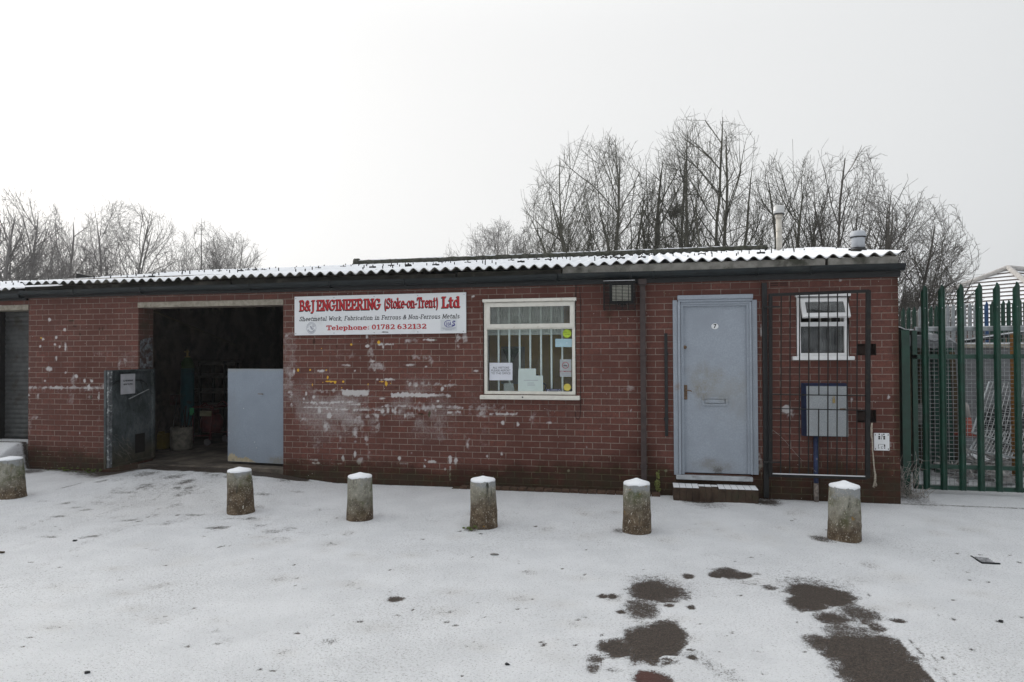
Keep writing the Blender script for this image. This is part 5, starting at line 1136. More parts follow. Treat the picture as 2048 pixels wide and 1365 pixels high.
for bi, (pp, rb, rt_, hh_, tip, lean, lab) in enumerate(BOL):
    c = gr(*pp); dv_ = np.array([c[0]-CAM[0], c[1]-CAM[1]]); dv_ /= np.hypot(*dv_); cx, cy = c[0]+dv_[0]*rb, c[1]+dv_[1]*rb
    T = thing('concrete_bollard', lab, 'bollard', (cx, cy, 0), 'bollards along the front of the workshop')
    r_ = random.Random(bi+20); J = [[r_.uniform(-1, 1) for _ in range(40)] for _ in range(24)]
    prof = [(rb*1.01, -.06)]+[(rb+(rt_-rb)*t**.9, hh_*t) for t in np.linspace(0, .95, 12)]+[(rt_*.995, hh_*.985), (rt_*.955, hh_+.004), (rt_*.6, hh_+tip*.40), (rt_*.3, hh_+tip*.70), (.012, hh_+tip)]
    mb = MB(); mb.lathe(prof, (cx, cy, 0), 32, lambda i, k_, t: 1+.014*J[i % 24][k_]+.014*math.sin(t*2+bi)+.012*math.sin(t*3+i*.7+bi)); 
    mb.v = [(x+lean[0]*z/.45, y+lean[1]*z/.45, z) for x, y, z in mb.v]; body = mb.build('bollard_body', M_['bollard'], T, True)
    mb = MB(); prof = [(rt_*.99, hh_*.985-.003), (rt_*1.003, hh_*.992), (rt_*.965, hh_+.009), (rt_*.6, hh_+tip*.40+.007), (rt_*.3, hh_+tip*.72+.007), (.014, hh_+tip+.006)]
    mb.lathe(prof, (cx, cy, 0), 32, lambda i, k_, t: 1+(.008*J[3][k_] if i < 2 else 0)); mb.v = [(x+lean[0]*z/.45, y, z-(.006*J[5][int((math.atan2(y-cy, x-cx)+math.pi)*5) % 32] if z < hh_ else 0)) for x, y, z in mb.v]
    mb.build('snow_cap', M_['snow'], T, True)

# ------------------------------------------------------------ roof furniture
def flue(name, lab, px, ytop, Y, zb_, prof, mat):
    q = at(px, ytop, Y); T = thing(name, lab, 'flue', (q[0], Y, zb_)); return q, T
q, T = flue('flue_pipe', 'tall thin cream metal flue pipe with a wide cap on the roof', 1557.5, 412.5, 3.0, 3.28, None, None)
mt = simple('cream_flue', (.50, .47, .42), .4, .12, 10, metal=.15, dirt=(.35, .31, .25), dsc=5); mtc = simple('bright_flue_cap', (.56, .56, .55), .4, .1, 10, metal=.2)
mb = MB(); zt2 = q[2]; mb.lathe([(.046, 3.25), (.046, zt2-.15)], (q[0], 3, 0), 18); mb.lathe([(.052, zt2-.42+.0), (.052, zt2-.40)], (q[0], 3, 0), 18); mb.lathe([(.054, zt2-.20), (.058, zt2-.13)], (q[0], 3, 0), 18); mb.lathe([(.050, 3.60), (.050, 3.62)], (q[0], 3, 0), 18); mb.build('flue_shaft', mt, T, True)
mb = MB(); mb.lathe([(.085, zt2-.125), (.088, zt2-.06), (.083, zt2-.055), (.086, zt2-.02), (.070, zt2), (.02, zt2+.006)], (q[0], 3, 0), 20); mb.build('flue_cap', mtc, T, True)
mb = MB(); mb.lathe([(.078, zt2-.137), (.084, zt2-.124)], (q[0], 3, 0), 20); mb.build('cap_rim', M_['black'], T)
q, T = flue('vent_pipe', 'short wide grey vent pipe near the right end of the roof', 1716, 463, .95, 3.0, None, None)
mt = simple('grey_vent', (.42, .44, .47), .55, .06, 10); zt2 = q[2]; cx = q[0]; zr = 2.838+.0045*cx+1.10*.155
mb = MB(); mb.lathe([(.082, zr-.05), (.080, zt2-.09), (.084, zt2-.085)], (cx, .95, 0), 24); mb.build('vent_shaft', mt, T, True)
mb = MB(); mb.lathe([(.094, zt2-.075), (.100, zt2-.06), (.088, zt2-.035), (.090, zt2-.02), (.074, zt2), (.01, zt2+.008)], (cx, .95, 0), 24); mb.build('vent_cap', mt, T, True)
mb = MB(); mb.lathe([(.092, zt2-.088), (.098, zt2-.076)], (cx, .95, 0), 24); mb.lathe([(.086, zr+.055), (.086, zr+.066)], (cx, .95, 0), 24); mb.lathe([(.115, zr-.02), (.090, zr+.045)], (cx, .93, 0), 24); mb.build_each('vent_collar', M_['steel_dark'], T)
# raised roof light far along the ridge
a = at(152, 547, 4.3); b = at(152, 558.5, 4.3); c = at(205, 557.5, 4.3); mb = MB()
mb.prism([(a[0], b[2]-.12), (a[0], a[2]), (c[0], c[2]), (c[0], c[2]-.12)], 4.3, 4.5); rl = mb.build('roof_upstand', M_['steel_dark'], None); tag(rl, 'dark wedge-shaped upstand behind the ridge at the left', 'roof upstand')

# ------------------------------------------------------------ notices in the office window
wy = .030
def notice(name, lab, cat, poly, mat, y=wy, grp=None, th=.0012):
    pts = [at(px, py, y) for px, py in poly]; c = np.mean(pts, 0); T = thing(name, lab, cat, tuple(c), grp)
    mb = MB(); mb.prism([(p[0], p[2]) for p in pts], y-th, y); s_ = mb.build('sheet', mat, T); return T, c, pts
G1 = 'papers and stickers in the office window'
T, c, p = notice('paper_notice', 'white notice ALL VISITORS PLEASE REPORT TO THE OFFICE in the window', 'notice', [(979, 726), (1025, 726), (1025, 761), (979, 761)], M_['paper'], grp=G1)
plain_text('notice_text', 'ALL VISITORS\nPLEASE REPORT\nTO THE OFFICE', .037, (c[0]-.0, wy-.002, c[2]+.012), M_['ink'], T, bold=0)
T.children[-1].name = 'notice_text'
T, c, p = notice('paper_notice', 'stepped pale green-white sheet standing in the middle of the window', 'notice', [(1037, 737.5), (1072, 737.5), (1072, 751.6), (1086, 751.6), (1086.5, 786), (1036, 786)], M_['paper_g'], grp=G1)
mb = MB()
for (x0_, x1_, y_) in ((1048, 1078, 761), (1055, 1070, 766.5), (1055, 1071, 770.5)):
    n_ = int((x1_-x0_)/2.2)
    for i in range(n_): a_ = at(x0_+i*2.2, y_, wy-.002); mb.box(a_[0], a_[0]+.0105, wy-.0022, wy-.0016, a_[2]-.005, a_[2]+.004)
mb.build('notice_text', M_['inkgrey'], T)
T, c, p = notice('paper_card', 'small grey card leaning at the bottom left of the window', 'card', [(1007, 767), (1027, 767), (1029, 786), (1008, 786)], M_['paper_grey'], .06, G1)
T, c, p = notice('paper_card', 'pale blue card at the upper right of the window', 'card', [(1110.7, 678), (1143.7, 678), (1143.7, 694.5), (1110.7, 694.5)], M_['paper_b'], grp=G1)
mb = MB(); q = at(1134, 686.5, wy-.002); mb.blob(q, .006, 6, (1, .2, 1)); q = at(1121, 688, wy-.002); mb.blob(q, .004, 6, (1, .2, 1)); mb.build('card_mark', M_['plastic_w'], T)
def disc(px, py, r, n=24): return [(px+r*math.cos(t), py+r*math.sin(t)) for t in np.linspace(0, 2*math.pi, n, endpoint=False)]
T, c, p = notice('round_sticker', 'round lime green sticker in the top right corner of the window', 'sticker', disc(1134, 667.4, 8.6), M_['stick_g'], grp=G1)
mb = MB()
for (x0_, x1_, y_) in ((1127, 1134, 666), (1130, 1140, 669.5), (1129, 1131, 663)): a_ = at(x0_, y_, wy-.002); b_ = at(x1_, y_, wy-.002); mb.box(a_[0], b_[0], wy-.0022, wy-.0016, a_[2]-.003, a_[2]+.003)
mb.build('sticker_text', simple('olive_print', (.18, .24, .03), .6), T)
T, c, p = notice('round_sticker', 'round yellow sticker in the bottom right corner of the window', 'sticker', disc(1134.4, 775, 7.2), M_['stick_y'], grp=G1)
T, c, p = notice('no_smoking_notice', 'grey NO SMOKING notice with red ring at the right of the window', 'notice', [(1119.8, 719), (1143, 719), (1143, 754), (1119.8, 754)], simple('grey_notice', (.36, .39, .40), .7, .05, 5), grp=G1)
cc = at(1131, 731, wy-.003); mb = MB(); vs = []
for i in range(29): t = 2*math.pi*i/28; vs += [(cc[0]+.043*math.cos(t), wy-.0022, cc[2]+.043*math.sin(t)), (cc[0]+.036*math.cos(t), wy-.0022, cc[2]+.036*math.sin(t))]
mb.add(vs, [(2*i, 2*i+1, 2*i+3, 2*i+2) for i in range(28)]); mb.bar((cc[0]-.028, wy-.0026, cc[2]+.028), (cc[0]+.028, wy-.0026, cc[2]-.028), .0008, .008, (0, 1, 0)); mb.build('prohibition_ring', simple('dull_red_ring', (.32, .03, .05), .6), T)
mb = MB(); mb.box(cc[0]-.027, cc[0]+.020, wy-.0020, wy-.0016, cc[2]-.010, cc[2]-.001); mb.build('cigarette_symbol', M_['ink'], T)
q = at(1131.4, 743.5, wy-.003); plain_text('notice_text', 'NO SMOKING', .026, (q[0], wy-.0022, q[2]), simple('dark_red_print', (.25, .02, .04), .6), T, bold=.012)
mb = MB()
for y_ in (748, 751): a_ = at(1122.5, y_, wy); b_ = at(1140.5, y_, wy); mb.box(a_[0], b_[0], wy-.0022, wy-.0016, a_[2]-.004, a_[2]+.003)
mb.build('small_print', M_['inkgrey'], T)
T, c, p = notice('long_sticker', 'dark navy sticker with two white rings low in the window', 'sticker', [(1092, 778), (1123, 778), (1123, 785.5), (1092, 785.5)], M_['navy'], grp=G1)
mb = MB()
for x_c in (1096.5, 1119):
    cc = at(x_c, 781.7, wy-.003); vs = []
    for i in range(17): t = 2*math.pi*i/16; vs += [(cc[0]+.014*math.cos(t), wy-.0022, cc[2]+.014*math.sin(t)), (cc[0]+.009*math.cos(t), wy-.0022, cc[2]+.009*math.sin(t))]
    mb.add(vs, [(2*i, 2*i+1, 2*i+3, 2*i+2) for i in range(16)])
a_ = at(1101, 780.5, wy); b_ = at(1115, 780.5, wy); mb.box(a_[0], b_[0], wy-.0022, wy-.0016, a_[2]-.003, a_[2]+.003); mb.build('sticker_marks', M_['paper'], T)
# poster on the office back wall and a chair
a_ = at(1002, 694, 1.30); b_ = at(1049, 735, 1.30); PO = thing('wall_poster', 'green and cream map poster on the tan office wall', 'poster', ((a_[0]+b_[0])/2, 1.30, (a_[2]+b_[2])/2))
mb = MB(); mb.box(a_[0], b_[0], 1.31, 1.325, b_[2]-.25, a_[2]); mb.build('poster_sheet', simple('cream_poster', (.42, .42, .34), .8, .2, 4), PO)
mb = MB(); mb.add([(a_[0]+.02, 1.308, a_[2]-.03), (b_[0]-.05, 1.308, a_[2]-.02), (b_[0]-.15, 1.308, a_[2]-.17), (a_[0]+.15, 1.308, a_[2]-.34)], [(0, 1, 2, 3)]); mb.build('poster_map', simple('poster_green', (.05, .14, .05), .8, .3, 8), PO)
a_ = at(1104, 735, .75); CH = thing('office_chair', 'black office chair back seen through the window at the right', 'chair', (a_[0]+.25, .75, .5))
mb = MB(); mb.lathe([(.05, .55), (.20, .62), (.24, .9), (.20, 1.18), (.05, 1.26)], (a_[0]+.26, .8, 0), 16); mb.v = [(x, .8+(y-.8)*.25, z) for x, y, z in mb.v]; mb.build('backrest', M_['ink'], CH, True)
mb = MB(); mb.tube([(a_[0]+.26, .8, .2), (a_[0]+.26, .8, .62)], .03, 8); mb.build('chair_column', M_['black'], CH)
q = at(1075, 745, .9); DL = thing('desk_lamp', 'black desk lamp behind the papers in the window', 'lamp', (q[0], .9, .9)); mb = MB(); mb.tube([(q[0]+.05, .9, 1.0), (q[0]+.12, .9, 1.3), (q[0]-.02, .9, 1.42)], .012, 6); mb.build('lamp_arm', M_['ink'], DL); mb = MB(); mb.lathe([(.07, 1.38), (.02, 1.46)], (q[0]-.02, .9, 0), 12); mb.build('lamp_shade', M_['ink'], DL)
q = at(1010, 790, .6); dk = MB(); dk.box(5.1, 7.7, .45, 1.1, .93, .97); dko = dk.build('desk', M_['dark_brown'], None); tag(dko, 'dark desk just inside the office window', 'desk')

# notice on the swung-out half door
ua, za = leafpt(242, 749, .036); ub, zb2 = leafpt(271, 787, .036)
LN = thing('paper_notice', 'white notice taped to the grimy half door at the left', 'notice', o2((ua+ub)/2, (za+zb2)/2, .036))
vs = [o2(ua, zb2, .03), o2(ub, zb2, .03), o2(ub, za, .03), o2(ua, za, .03)]; mb = MB(); mb.add(vs, [(0, 1, 2, 3)]); mb.build('sheet', simple('dull_paper', (.42, .42, .44), .8, .1, 10), LN)
# rotate text into the leaf plane: reading direction runs towards the hinge
rx = Vector(o2(0, 0, 0))-Vector(o2(1, 0, 0)); rx.normalize(); rz = Vector((0, 0, 1)); rn = rx.cross(rz)
rot = Matrix((rx, rz, -rn)).transposed()
loc_ = Vector(o2((ua+ub)/2, (za+zb2)/2+.02, .033)); wtxt = abs(ub-ua)*.8
plain_text('notice_text', 'ALL VISITORS PLEASE\nREPORT TO OFFICE', .032, loc_, M_['ink'], LN, bold=.03, rot=rot, sx=wtxt/.36, lh=1.6)

# ------------------------------------------------------------ things inside the bay
q = gr(349, 903, zf); cx, cy = q[0], q[1]+.17
T = thing('cement_drum', 'squat pale concrete-filled drum just inside the open bay', 'drum', (cx, cy, zf)); mb = MB()
mb.lathe([(.165, zf), (.175, zf+.06), (.172, zf+.28), (.178, zf+.36), (.165, zf+.385), (.14, zf+.37), (.01, zf+.36)], (cx, cy, 0), 26, lambda i, k_, t: 1+.02*math.sin(3*t+i)); mb.build('drum_body', M_['drum'], T, True)
mb = MB()
for i in range(9): x = cx+rnd.uniform(-.1, .1); mb.tube([(x, cy+rnd.uniform(-.1, .1), zf+.3), (x+rnd.uniform(-.15, .12), cy+rnd.uniform(-.05, .1), zf+rnd.uniform(.55, .85))], .009, 5)
mb.build('offcut_rods', M_['steel_dark'], T)
q = gr(316, 900, zf); T = thing('yellow_container', 'yellow plastic container on the bay floor beside the drum', 'container', (q[0], q[1]+.12, zf)); mb = MB(); mb.box(q[0]-.09, q[0]+.09, q[1], q[1]+.2, zf, zf+.26, .02); mb.box(q[0]-.03, q[0]+.05, q[1]+.04, q[1]+.1, zf+.255, zf+.30, .008); mb.build('container_body', M_['yellow'], T)
mb = MB(); mb.tube([(q[0]-.05, q[1]-.01, zf), (q[0]-.02, q[1]-.03, zf+.25), (q[0]+.0, q[1]+.02, zf+.5)], .02, 6); mb.build('container_handle', M_['dark_brown'], T)
q = at(375, 715, 2.3); T = thing('gas_cylinder', 'tall blue gas cylinder with green shoulder in the dark bay', 'gas cylinder', (q[0], 2.3, zf)); zt3 = q[2]; mb = MB()
mb.lathe([(.108, zf), (.115, zf+.03), (.115, zt3-.20)], (q[0], 2.3, 0), 24); mb.build('cylinder_body', M_['cylblue'], T, True)
mb = MB(); mb.lathe([(.115, zt3-.20), (.108, zt3-.10), (.075, zt3-.03), (.045, zt3)], (q[0], 2.3, 0), 24); mb.build('cylinder_shoulder', M_['cylgreen'], T, True)
mb = MB(); mb.lathe([(.05, zt3), (.05, zt3+.02)], (q[0], 2.3, 0), 14); mb.tube([(q[0], 2.3, zt3), (q[0], 2.3, zt3+.14)], .018, 8); mb.tube([(q[0]-.06, 2.3, zt3+.10), (q[0]+.03, 2.3, zt3+.10)], .015, 6); mb.build('cylinder_valve', M_['brass'], T)
# red-framed wheeled engine set
a = gr(376, 893, zf); b = gr(433, 890, zf); T = thing('engine_trolley', 'red tubular trolley carrying an engine in the open bay', 'trolley', ((a[0]+b[0])/2, a[1], zf)); y0_ = (a[1]+b[1])/2; y1_ = y0_+.5; x0_, x1_ = a[0], b[0]; H_ = zf+.66
mb = MB()
for yy in (y0_, y1_):
    mb.tube([(x0_, yy, zf+.04), (x0_, yy, H_), (x1_+.03, yy, H_), (x1_-.05, yy, zf+.10)], .015, 8); mb.tube([(x0_, yy, zf+.16), (x1_-.04, yy, zf+.18)], .014, 8); mb.tube([(x0_+.12, yy, H_), (x0_+.22, yy, H_+.07), (x1_-.12, yy, H_+.07), (x1_-.02, yy, H_)], .013, 8)
for x in (x0_, x1_): mb.tube([(x, y0_, H_), (x, y1_, H_)], .014, 6)
mb.build('trolley_frame', M_['redm'], T)
mb = MB(); mb.lathe([(.05, 0), (.16, .02), (.19, .1), (.19, .22), (.15, .32), (.04, .34)], ((x0_+x1_)/2, y0_+.25, zf+.20), 18); mb.box(x0_+.10, x1_-.14, y0_+.12, y0_+.4, zf+.45, zf+.60, .01); mb.build('engine', M_['redm'], T)
a_ = at(401, 822, y0_+.05); b_ = at(423, 833, y0_+.05); mb = MB(); mb.box(a_[0], b_[0], y0_+.03, y0_+.10, b_[2], a_[2], .006); mb.build('fuel_tank', simple('dull_cream_tank', (.24, .22, .14), .6, .2, 10), T)
a_ = at(380, 816, y0_-.02); b_ = at(388, 831, y0_-.02); mb = MB(); mb.box(a_[0], b_[0], y0_-.03, y0_-.02, b_[2], a_[2]); mb.build('green_tag', simple('green_tag', (.05, .38, .15), .7, .05), T)
mb = MB(); 
for yy in (y0_, y1_): mb.tube([(x1_-.09, yy-.015, zf+.06), (x1_-.09, yy+.015, zf+.06)], .06, 16)
mb.build_each('trolley_wheel', simple('grey_wheel', (.12, .11, .11), .7, .2), T)
# stock rack
T = thing('stock_rack', 'dark steel rack of bars along the inner wall of the bay', 'rack', (.2, 3.2, zf)); mb = MB()
for px_ in (315, 350, 400, 450): q = at(px_, 800, 3.0); mb.bar((q[0], 3.0, zf), (q[0], 3.0, zf+1.45), .04, .04, (1, 0, 0)); mb.bar((q[0], 3.4, zf), (q[0], 3.4, zf+1.45), .04, .04, (1, 0, 0))
mb.build_each('rack_upright', M_['steel_dark'], T)
mb = MB(); qa = at(306, 800, 3.0)[0]; qb = at(470, 800, 3.0)[0]
for z in (.55, .85, 1.15, 1.4):
    mb.bar((qa, 3.0, zf+z), (qb, 3.0, zf+z), .03, .04)
    for i in range(5): yy = rnd.uniform(3.0, 3.4); mb.tube([(qa+rnd.uniform(0, .2), yy, zf+z+.04), (qb-rnd.uniform(0, .4), yy, zf+z+.04+rnd.uniform(-.02, .03))], .014, 6)
mb.build('rack_bars', simple('stock_bars', (.10, .09, .08), .5, .3, 10), T)
mb = MB(); q = at(345, 800, 2.8); mb.box(q[0]-.09, q[0]+.09, 2.7, 2.9, q[2]-.10, q[2]+.10, .01); rb_ = mb.build('toolbox', M_['redm'], None); tag(rb_, 'small dull red box on the rack inside the bay', 'box')
mb = MB(); mb.bar((-1.0, 3.6, zf+.6), (-1.0, 3.6, zf+.62), 1, .5); mb.bar((1.2, 4.0, zf+.05), (1.2, 4.0, zf+.9), 1.6, .7, (1, 0, 0)); bn = mb.build('workbench', M_['dark_brown'], None); tag(bn, 'dark workbench deep inside the bay', 'workbench')
mb = MB(); mb.tube([at(305, 622, 1.0), at(470, 690, 4.5)], .02, 6); pp_ = mb.build('ceiling_pipe', simple('dull_pipe', (.12, .09, .04), .6, .2), None); tag(pp_, 'thin pipe sloping away under the bay ceiling', 'pipe')
# ------------------------------------------------------------ green palisade gate at the right
FY = .70
PG = thing('palisade_gate', 'near green palisade gate with welded mesh behind its pales', 'gate', (11.6, FY, 0))
def fp(px, py, Y=FY): return at(px, py, Y)
def pale_mb(x, y, zb, zt, w, d=.022, lean=0):          # W-section pale with a splayed triple point
    mb = MB(); prof = [(-w/2, 0), (-w*.30, -d), (-w*.10, -d*.55), (w*.10, -d*.55), (w*.30, -d), (w/2, 0)]; th = .003
    tops = [zt-.085, zt-.045, zt, zt-.004, zt-.045, zt-.070]
    vs = [(x+a, y+b, zb) for a, b in prof]+[(x+a+lean, y+b, t) for (a, b), t in zip(prof, tops)]
    vs += [(x+a, y+b+th, zb) for a, b in prof]+[(x+a+lean, y+b+th, t) for (a, b), t in zip(prof, tops)]
    fs = []
    for i in range(5): fs += [(i, i+1, i+7, i+6), (i+13, i+12, i+18, i+19), (i+6, i+7, i+19, i+18)]
    fs += [(0, 6, 18, 12), (5, 17, 23, 11)]
    return mb.add(vs, fs)
pxs = [(1851.4, 1847), (1885.7, 1881.5), (1924.6, 1917.8), (1961, 1955), (1997, 1989.7), (2036, 2029.8), (2075, 2069)]
tops = [572, 570.5, 569.5, 569, 567, 564.5, 563]; bots = [981, 981.5, 982, 983, 984, 986, 987]
for i, (a_, b_) in enumerate(pxs):
    t = fp(a_, tops[i]); b = fp(b_, bots[i]); x = (t[0]+b[0])/2; mb = pale_mb(x, FY-.03, .05, 2.585+.004*i, .080, .028); pl_ = mb.build('pale', M_['green'], PG)
    mb = MB(); mb.tube([(x, FY-.055, 2.30), (x, FY-.045, 2.30)], .006, 6); mb.build('bolt', M_['galv_fence'], pl_)
for i in range(1, 9):
    mb = pale_mb(fp(2075, 563)[0]+.2055*i, FY-.03, .05, 2.61, .080, .028); mb.build('pale', M_['green'], PG)
xa = fp(1825, 800)[0]; xb = fp(2075, 563)[0]+.2055*8+.1; mb = MB()
for py_, hh_ in ((713.5, .055), (935.5, .05), (978, .05)):
    z = fp(1960, py_)[2]; mb.box(xa, xb, FY-.02, FY+.025, z-hh_/2, z+hh_/2, .003)
z1_ = fp(1960, 657)[2]; mb.box(xa, xa+.055, FY-.02, FY+.03, .06, z1_-.02, .003); mb.build('gate_frame', M_['green'], PG)
z = fp(1960, 657.5)[2]; mb = MB(); mb.box(xa+.05, xb, FY+.03, FY+.075, z-.03, z+.022, .006); mb.build('top_rail', M_['galv_fence'], PG)
mb = MB(); mb.box(xa+.05, xb, FY+.035, FY+.07, z+.0225, z+.030); mb.build('rail_snow', M_['snow'], PG)
mb = MB(); zz = .10
while zz < z-.03: mb.tube([(xa+.03, FY+.04, zz), (xb, FY+.04, zz+.0)], .0038, 4, False); zz += .0505
x = xa+.06
while x < xb: mb.tube([(x, FY+.045, .08), (x, FY+.045, z-.02)], .0030, 4, False); x += .052
wm = mb.build('wire_mesh', M_['wire'], PG)
GP = thing('gate_post', 'square dark green steel post between the brick corner and the palisade gate', 'post', (10.83, .55, 0)); a = at(1798, 661, .55); b = at(1816, 661, .55)
mb = MB(); mb.box(a[0]+.01, b[0], .5, .60, -.05, a[2], .004); mb.build('post_section', M_['green'], GP)
mb = MB(); mb.box(a[0]+.005, b[0]+.005, .495, .605, a[2]+.001, a[2]+.008); mb.build('post_cap', M_['green'], GP)

# yard: lean-to with stacked posts, sheeted load, rendered wall, leaning mesh panels, cone
SH = thing('lean_to_shed', 'dark lean-to with snow-edged corrugated roof beside the brick end wall', 'shed', (11.2, 2.5, 0))
xs = np.linspace(10.60, 11.35, 40); vs = []; fs = []
zr = lambda x: 2.13-.22*(x-10.6)+.028*abs(math.sin((x-10.6)*14))
for x in xs: vs += [(x, 1.25, zr(x)), (x, 4.2, zr(x)+.1)]
fs = [(2*i, 2*i+2, 2*i+3, 2*i+1) for i in range(len(xs)-1)]; mb = MB(); mb.add(vs, fs); vs2 = [(x, y, z-.012) for x, y, z in vs]; mb.add(vs2, [tuple(reversed(f)) for f in fs]); mb.build('shed_roof', M_['steel_dark'], SH)
mb = MB(); mb.add([(x, y-.003, z+.016) for x, y, z in vs], fs); 
for i in range(len(xs)-1): a_, b_ = vs[2*i], vs[2*i+2]; mb.quad((a_[0], a_[1]-.003, a_[2]+.002), (b_[0], b_[1]-.003, b_[2]+.002), (b_[0], b_[1]-.003, b_[2]+.016), (a_[0], a_[1]-.003, a_[2]+.016))
mb.build('roof_snow', M_['snow_roof'], SH)
mb = MB(); mb.box(10.56, 11.30, 1.27, 1.29, 1.83, 1.965); mb.build('roof_board', M_['tarp'], SH)
mb = MB(); mb.box(10.55, 12.55, 3.9, 4.0, 0, 1.95); mb.box(10.54, 10.60, 1.0, 3.9, 0, 1.9); mb.build('shed_wall', M_['ink'], SH)
gcol = simple('dull_green_post', (.012, .05, .035), .6, .3, 8); bcol = simple('old_timber_post', (.075, .055, .032), .9, .35, 10)
sp = [(1828, 'dark_brown'), (1838, 'b'), (1846, 'b'), (1858, 'b'), (1866, 'g'), (1874, 'g'), (1892, 'b'), (1901, 'g'), (1908, 'g'), (1916, 'b')]
for i, (px_, c_) in enumerate(sp):
    Yp = 2.2+.13*((i*3) % 5); q = at(px_, 800, Yp); hz = 1.74+.10*((i*7) % 3)/2; mb = MB(); mb.bar((q[0], Yp, 0), (q[0]+.02*((i % 3)-1), Yp+.15, hz), .07, .07, (1, 0, 0))
    o = mb.build('stacked_post', gcol if c_ == 'g' else bcol, None); tag(o, '%s post, number %s from the left of those stacked upright in the dark lean-to' % ('dull green' if c_ == 'g' else 'brown timber', ('one two three four five six seven eight nine ten'.split())[i]), 'post', 'posts stacked upright in the lean-to')
q0 = at(1822, 700, 1.9); q1 = at(1920, 700, 1.9); mb = MB(); n_ = 14; vs = []
prof = [(1.9, 0), (1.88, .10), (1.98, .17), (2.6, .20), (2.75, 0)]
for i in range(n_+1):
    t = i/n_; x = q0[0]+(q1[0]-q0[0])*t; s_ = 1-.75*max(0, (t-.72)/.28)**2
    for y, z in prof: vs.append((x, y, 1.80+z*1.15*s_+.012*math.sin(i*2.1+y*5)))
fs = [(i*5+j, (i+1)*5+j, (i+1)*5+j+1, i*5+j+1) for i in range(n_) for j in range(4)]+[(0, 1, 2, 3, 4), tuple(n_*5+j for j in (4, 3, 2, 1, 0))]; mb.add(vs, fs)
TL = mb.build('sheeted_load', M_['tarp'], None); tag(TL, 'grey sheet bulging over the stacked posts behind the palisade gate', 'sheet')
q = at(1838, 830, 1.7); mb = MB(); mb.lathe([(.03, -.14), (.08, -.10), (.085, .10), (.05, .14)], (q[0], 1.7, q[2]), 10); o = mb.build('grey_bag', simple('pale_bag', (.20, .20, .19), .9, .3, 12), None, True); tag(o, 'pale grey bag hanging low at the left behind the gate mesh', 'bag')
RW = thing('rendered_wall', 'grey rendered wall across the back of the yard', 'wall', (14, 4.4, 0)); a = at(1926, 697, 4.4); mb = MB(); mb.box(a[0]-.5, 22, 4.4, 4.6, 0, a[2]); mb.build('wall_face', M_['render'], RW)
mb = MB(); mb.box(a[0]-.5, 22, 4.33, 4.66, a[2]+.001, a[2]+.07, .006); mb.build('coping', M_['concrete'], RW)
mb = MB(); mb.box(a[0]-.5, 22, 4.34, 4.65, a[2]+.071, a[2]+.09); mb.build('coping_snow', M_['snow'], RW)
mb = MB(); mb.bar(at(1926, 683, 2.9), at(2100, 657, 2.9), .05, .07); o = mb.build('leaning_plank', M_['ink'], None); tag(o, 'dark sloping board with a snow line above the rendered wall', 'board')
mb = MB(); p0, p1 = at(1926, 680.5, 2.86), at(2100, 654.5, 2.86); mb.bar(p0, p1, .04, .018); sn_ = mb.build('board_snow', M_['snow'], o)
a = at(2027.5, 667, 1.6); mb = MB(); mb.bar((a[0], 1.6, 0), (a[0], 1.6, a[2]), .075, .06, (1, 0, 0)); o = mb.build('timber_post', M_['orange'], None); tag(o, 'orange-brown timber post standing behind the palisade gate', 'post')
q = at(1932, 870, 2.2); CN = thing('traffic_cone', 'faded traffic cone with pale sleeve behind the gate', 'cone', (q[0], 2.2, q[2])); mb = MB(); mb.lathe([(.15, q[2]-.02), (.15, q[2]+.02), (.09, q[2]+.03), (.065, q[2]+.25)], (q[0], 2.2, 0), 16); mb.build('cone_body', M_['cone'], CN, True)
mb = MB(); mb.lathe([(.063, q[2]+.251), (.04, q[2]+.42), (.02, q[2]+.46)], (q[0], 2.2, 0), 16); mb.build('cone_sleeve', simple('dirty_white_sleeve', (.40, .36, .34), .6, .2, 12), CN, True)
# leaning mesh panels
def panel(c4, nu, nv, r, lab):
    T = thing('mesh_panel', lab, 'mesh panel', tuple(c4[0]), 'loose mesh panels leaning in the yard'); P = [np.array(p) for p in c4]; bl = lambda u, v: tuple(P[0]*(1-u)*(1-v)+P[1]*u*(1-v)+P[2]*u*v+P[3]*(1-u)*v)
    mb = MB(); mb.tube([bl(0, 0), bl(1, 0), bl(1, 1), bl(0, 1), bl(0, 0)], .014, 6); mb.build('panel_frame', M_['galv_fence'], T); mb = MB()
    for i in range(1, nu): mb.tube([bl(i/nu, 0), bl(i/nu, 1)], r, 4, False)
    for j in range(1, nv): mb.tube([bl(0, j/nv), bl(1, j/nv)], r, 4, False)
    mb.build('panel_wires', M_['wire'], T)
panel([at(1944, 866, 1.9), at(2070, 905, 1.6), at(2090, 765, 2.7), at(1978, 765, 2.9)], 14, 12, .005, 'galvanised mesh panel leaning behind the gate, its top edge snowy')
panel([at(1940, 900, 1.5), at(2080, 925, 1.3), at(2100, 860, 2.6), at(1962, 862, 2.6)], 20, 7, .007, 'lower mesh panel lying almost flat on the yard rubbish')
mb = MB(); mb.lathe([(.30, 0), (.42, .1), (.42, .22), (.30, .32)], (0, 0, 0), 18); q = at(2020, 820, 2.9); c, s_ = math.cos(1.2), math.sin(1.2); mb.v = [(q[0]+x, 2.9+y*c-z*s_, q[2]-.3+y*s_+z*c) for x, y, z in mb.v]; o = mb.build('old_tyre', M_['ink'], None, True); tag(o, 'dark tyre behind the leaning mesh panel', 'tyre')
mb = MB(); r_ = random.Random(4)
for i in range(170):
    x = r_.uniform(11.7, 14); y = r_.uniform(1.3, 3.6); mb.blob((x, y, r_.uniform(.0, .16)), r_.uniform(.03, .09), 5, (1.4, 1, .6), r_)
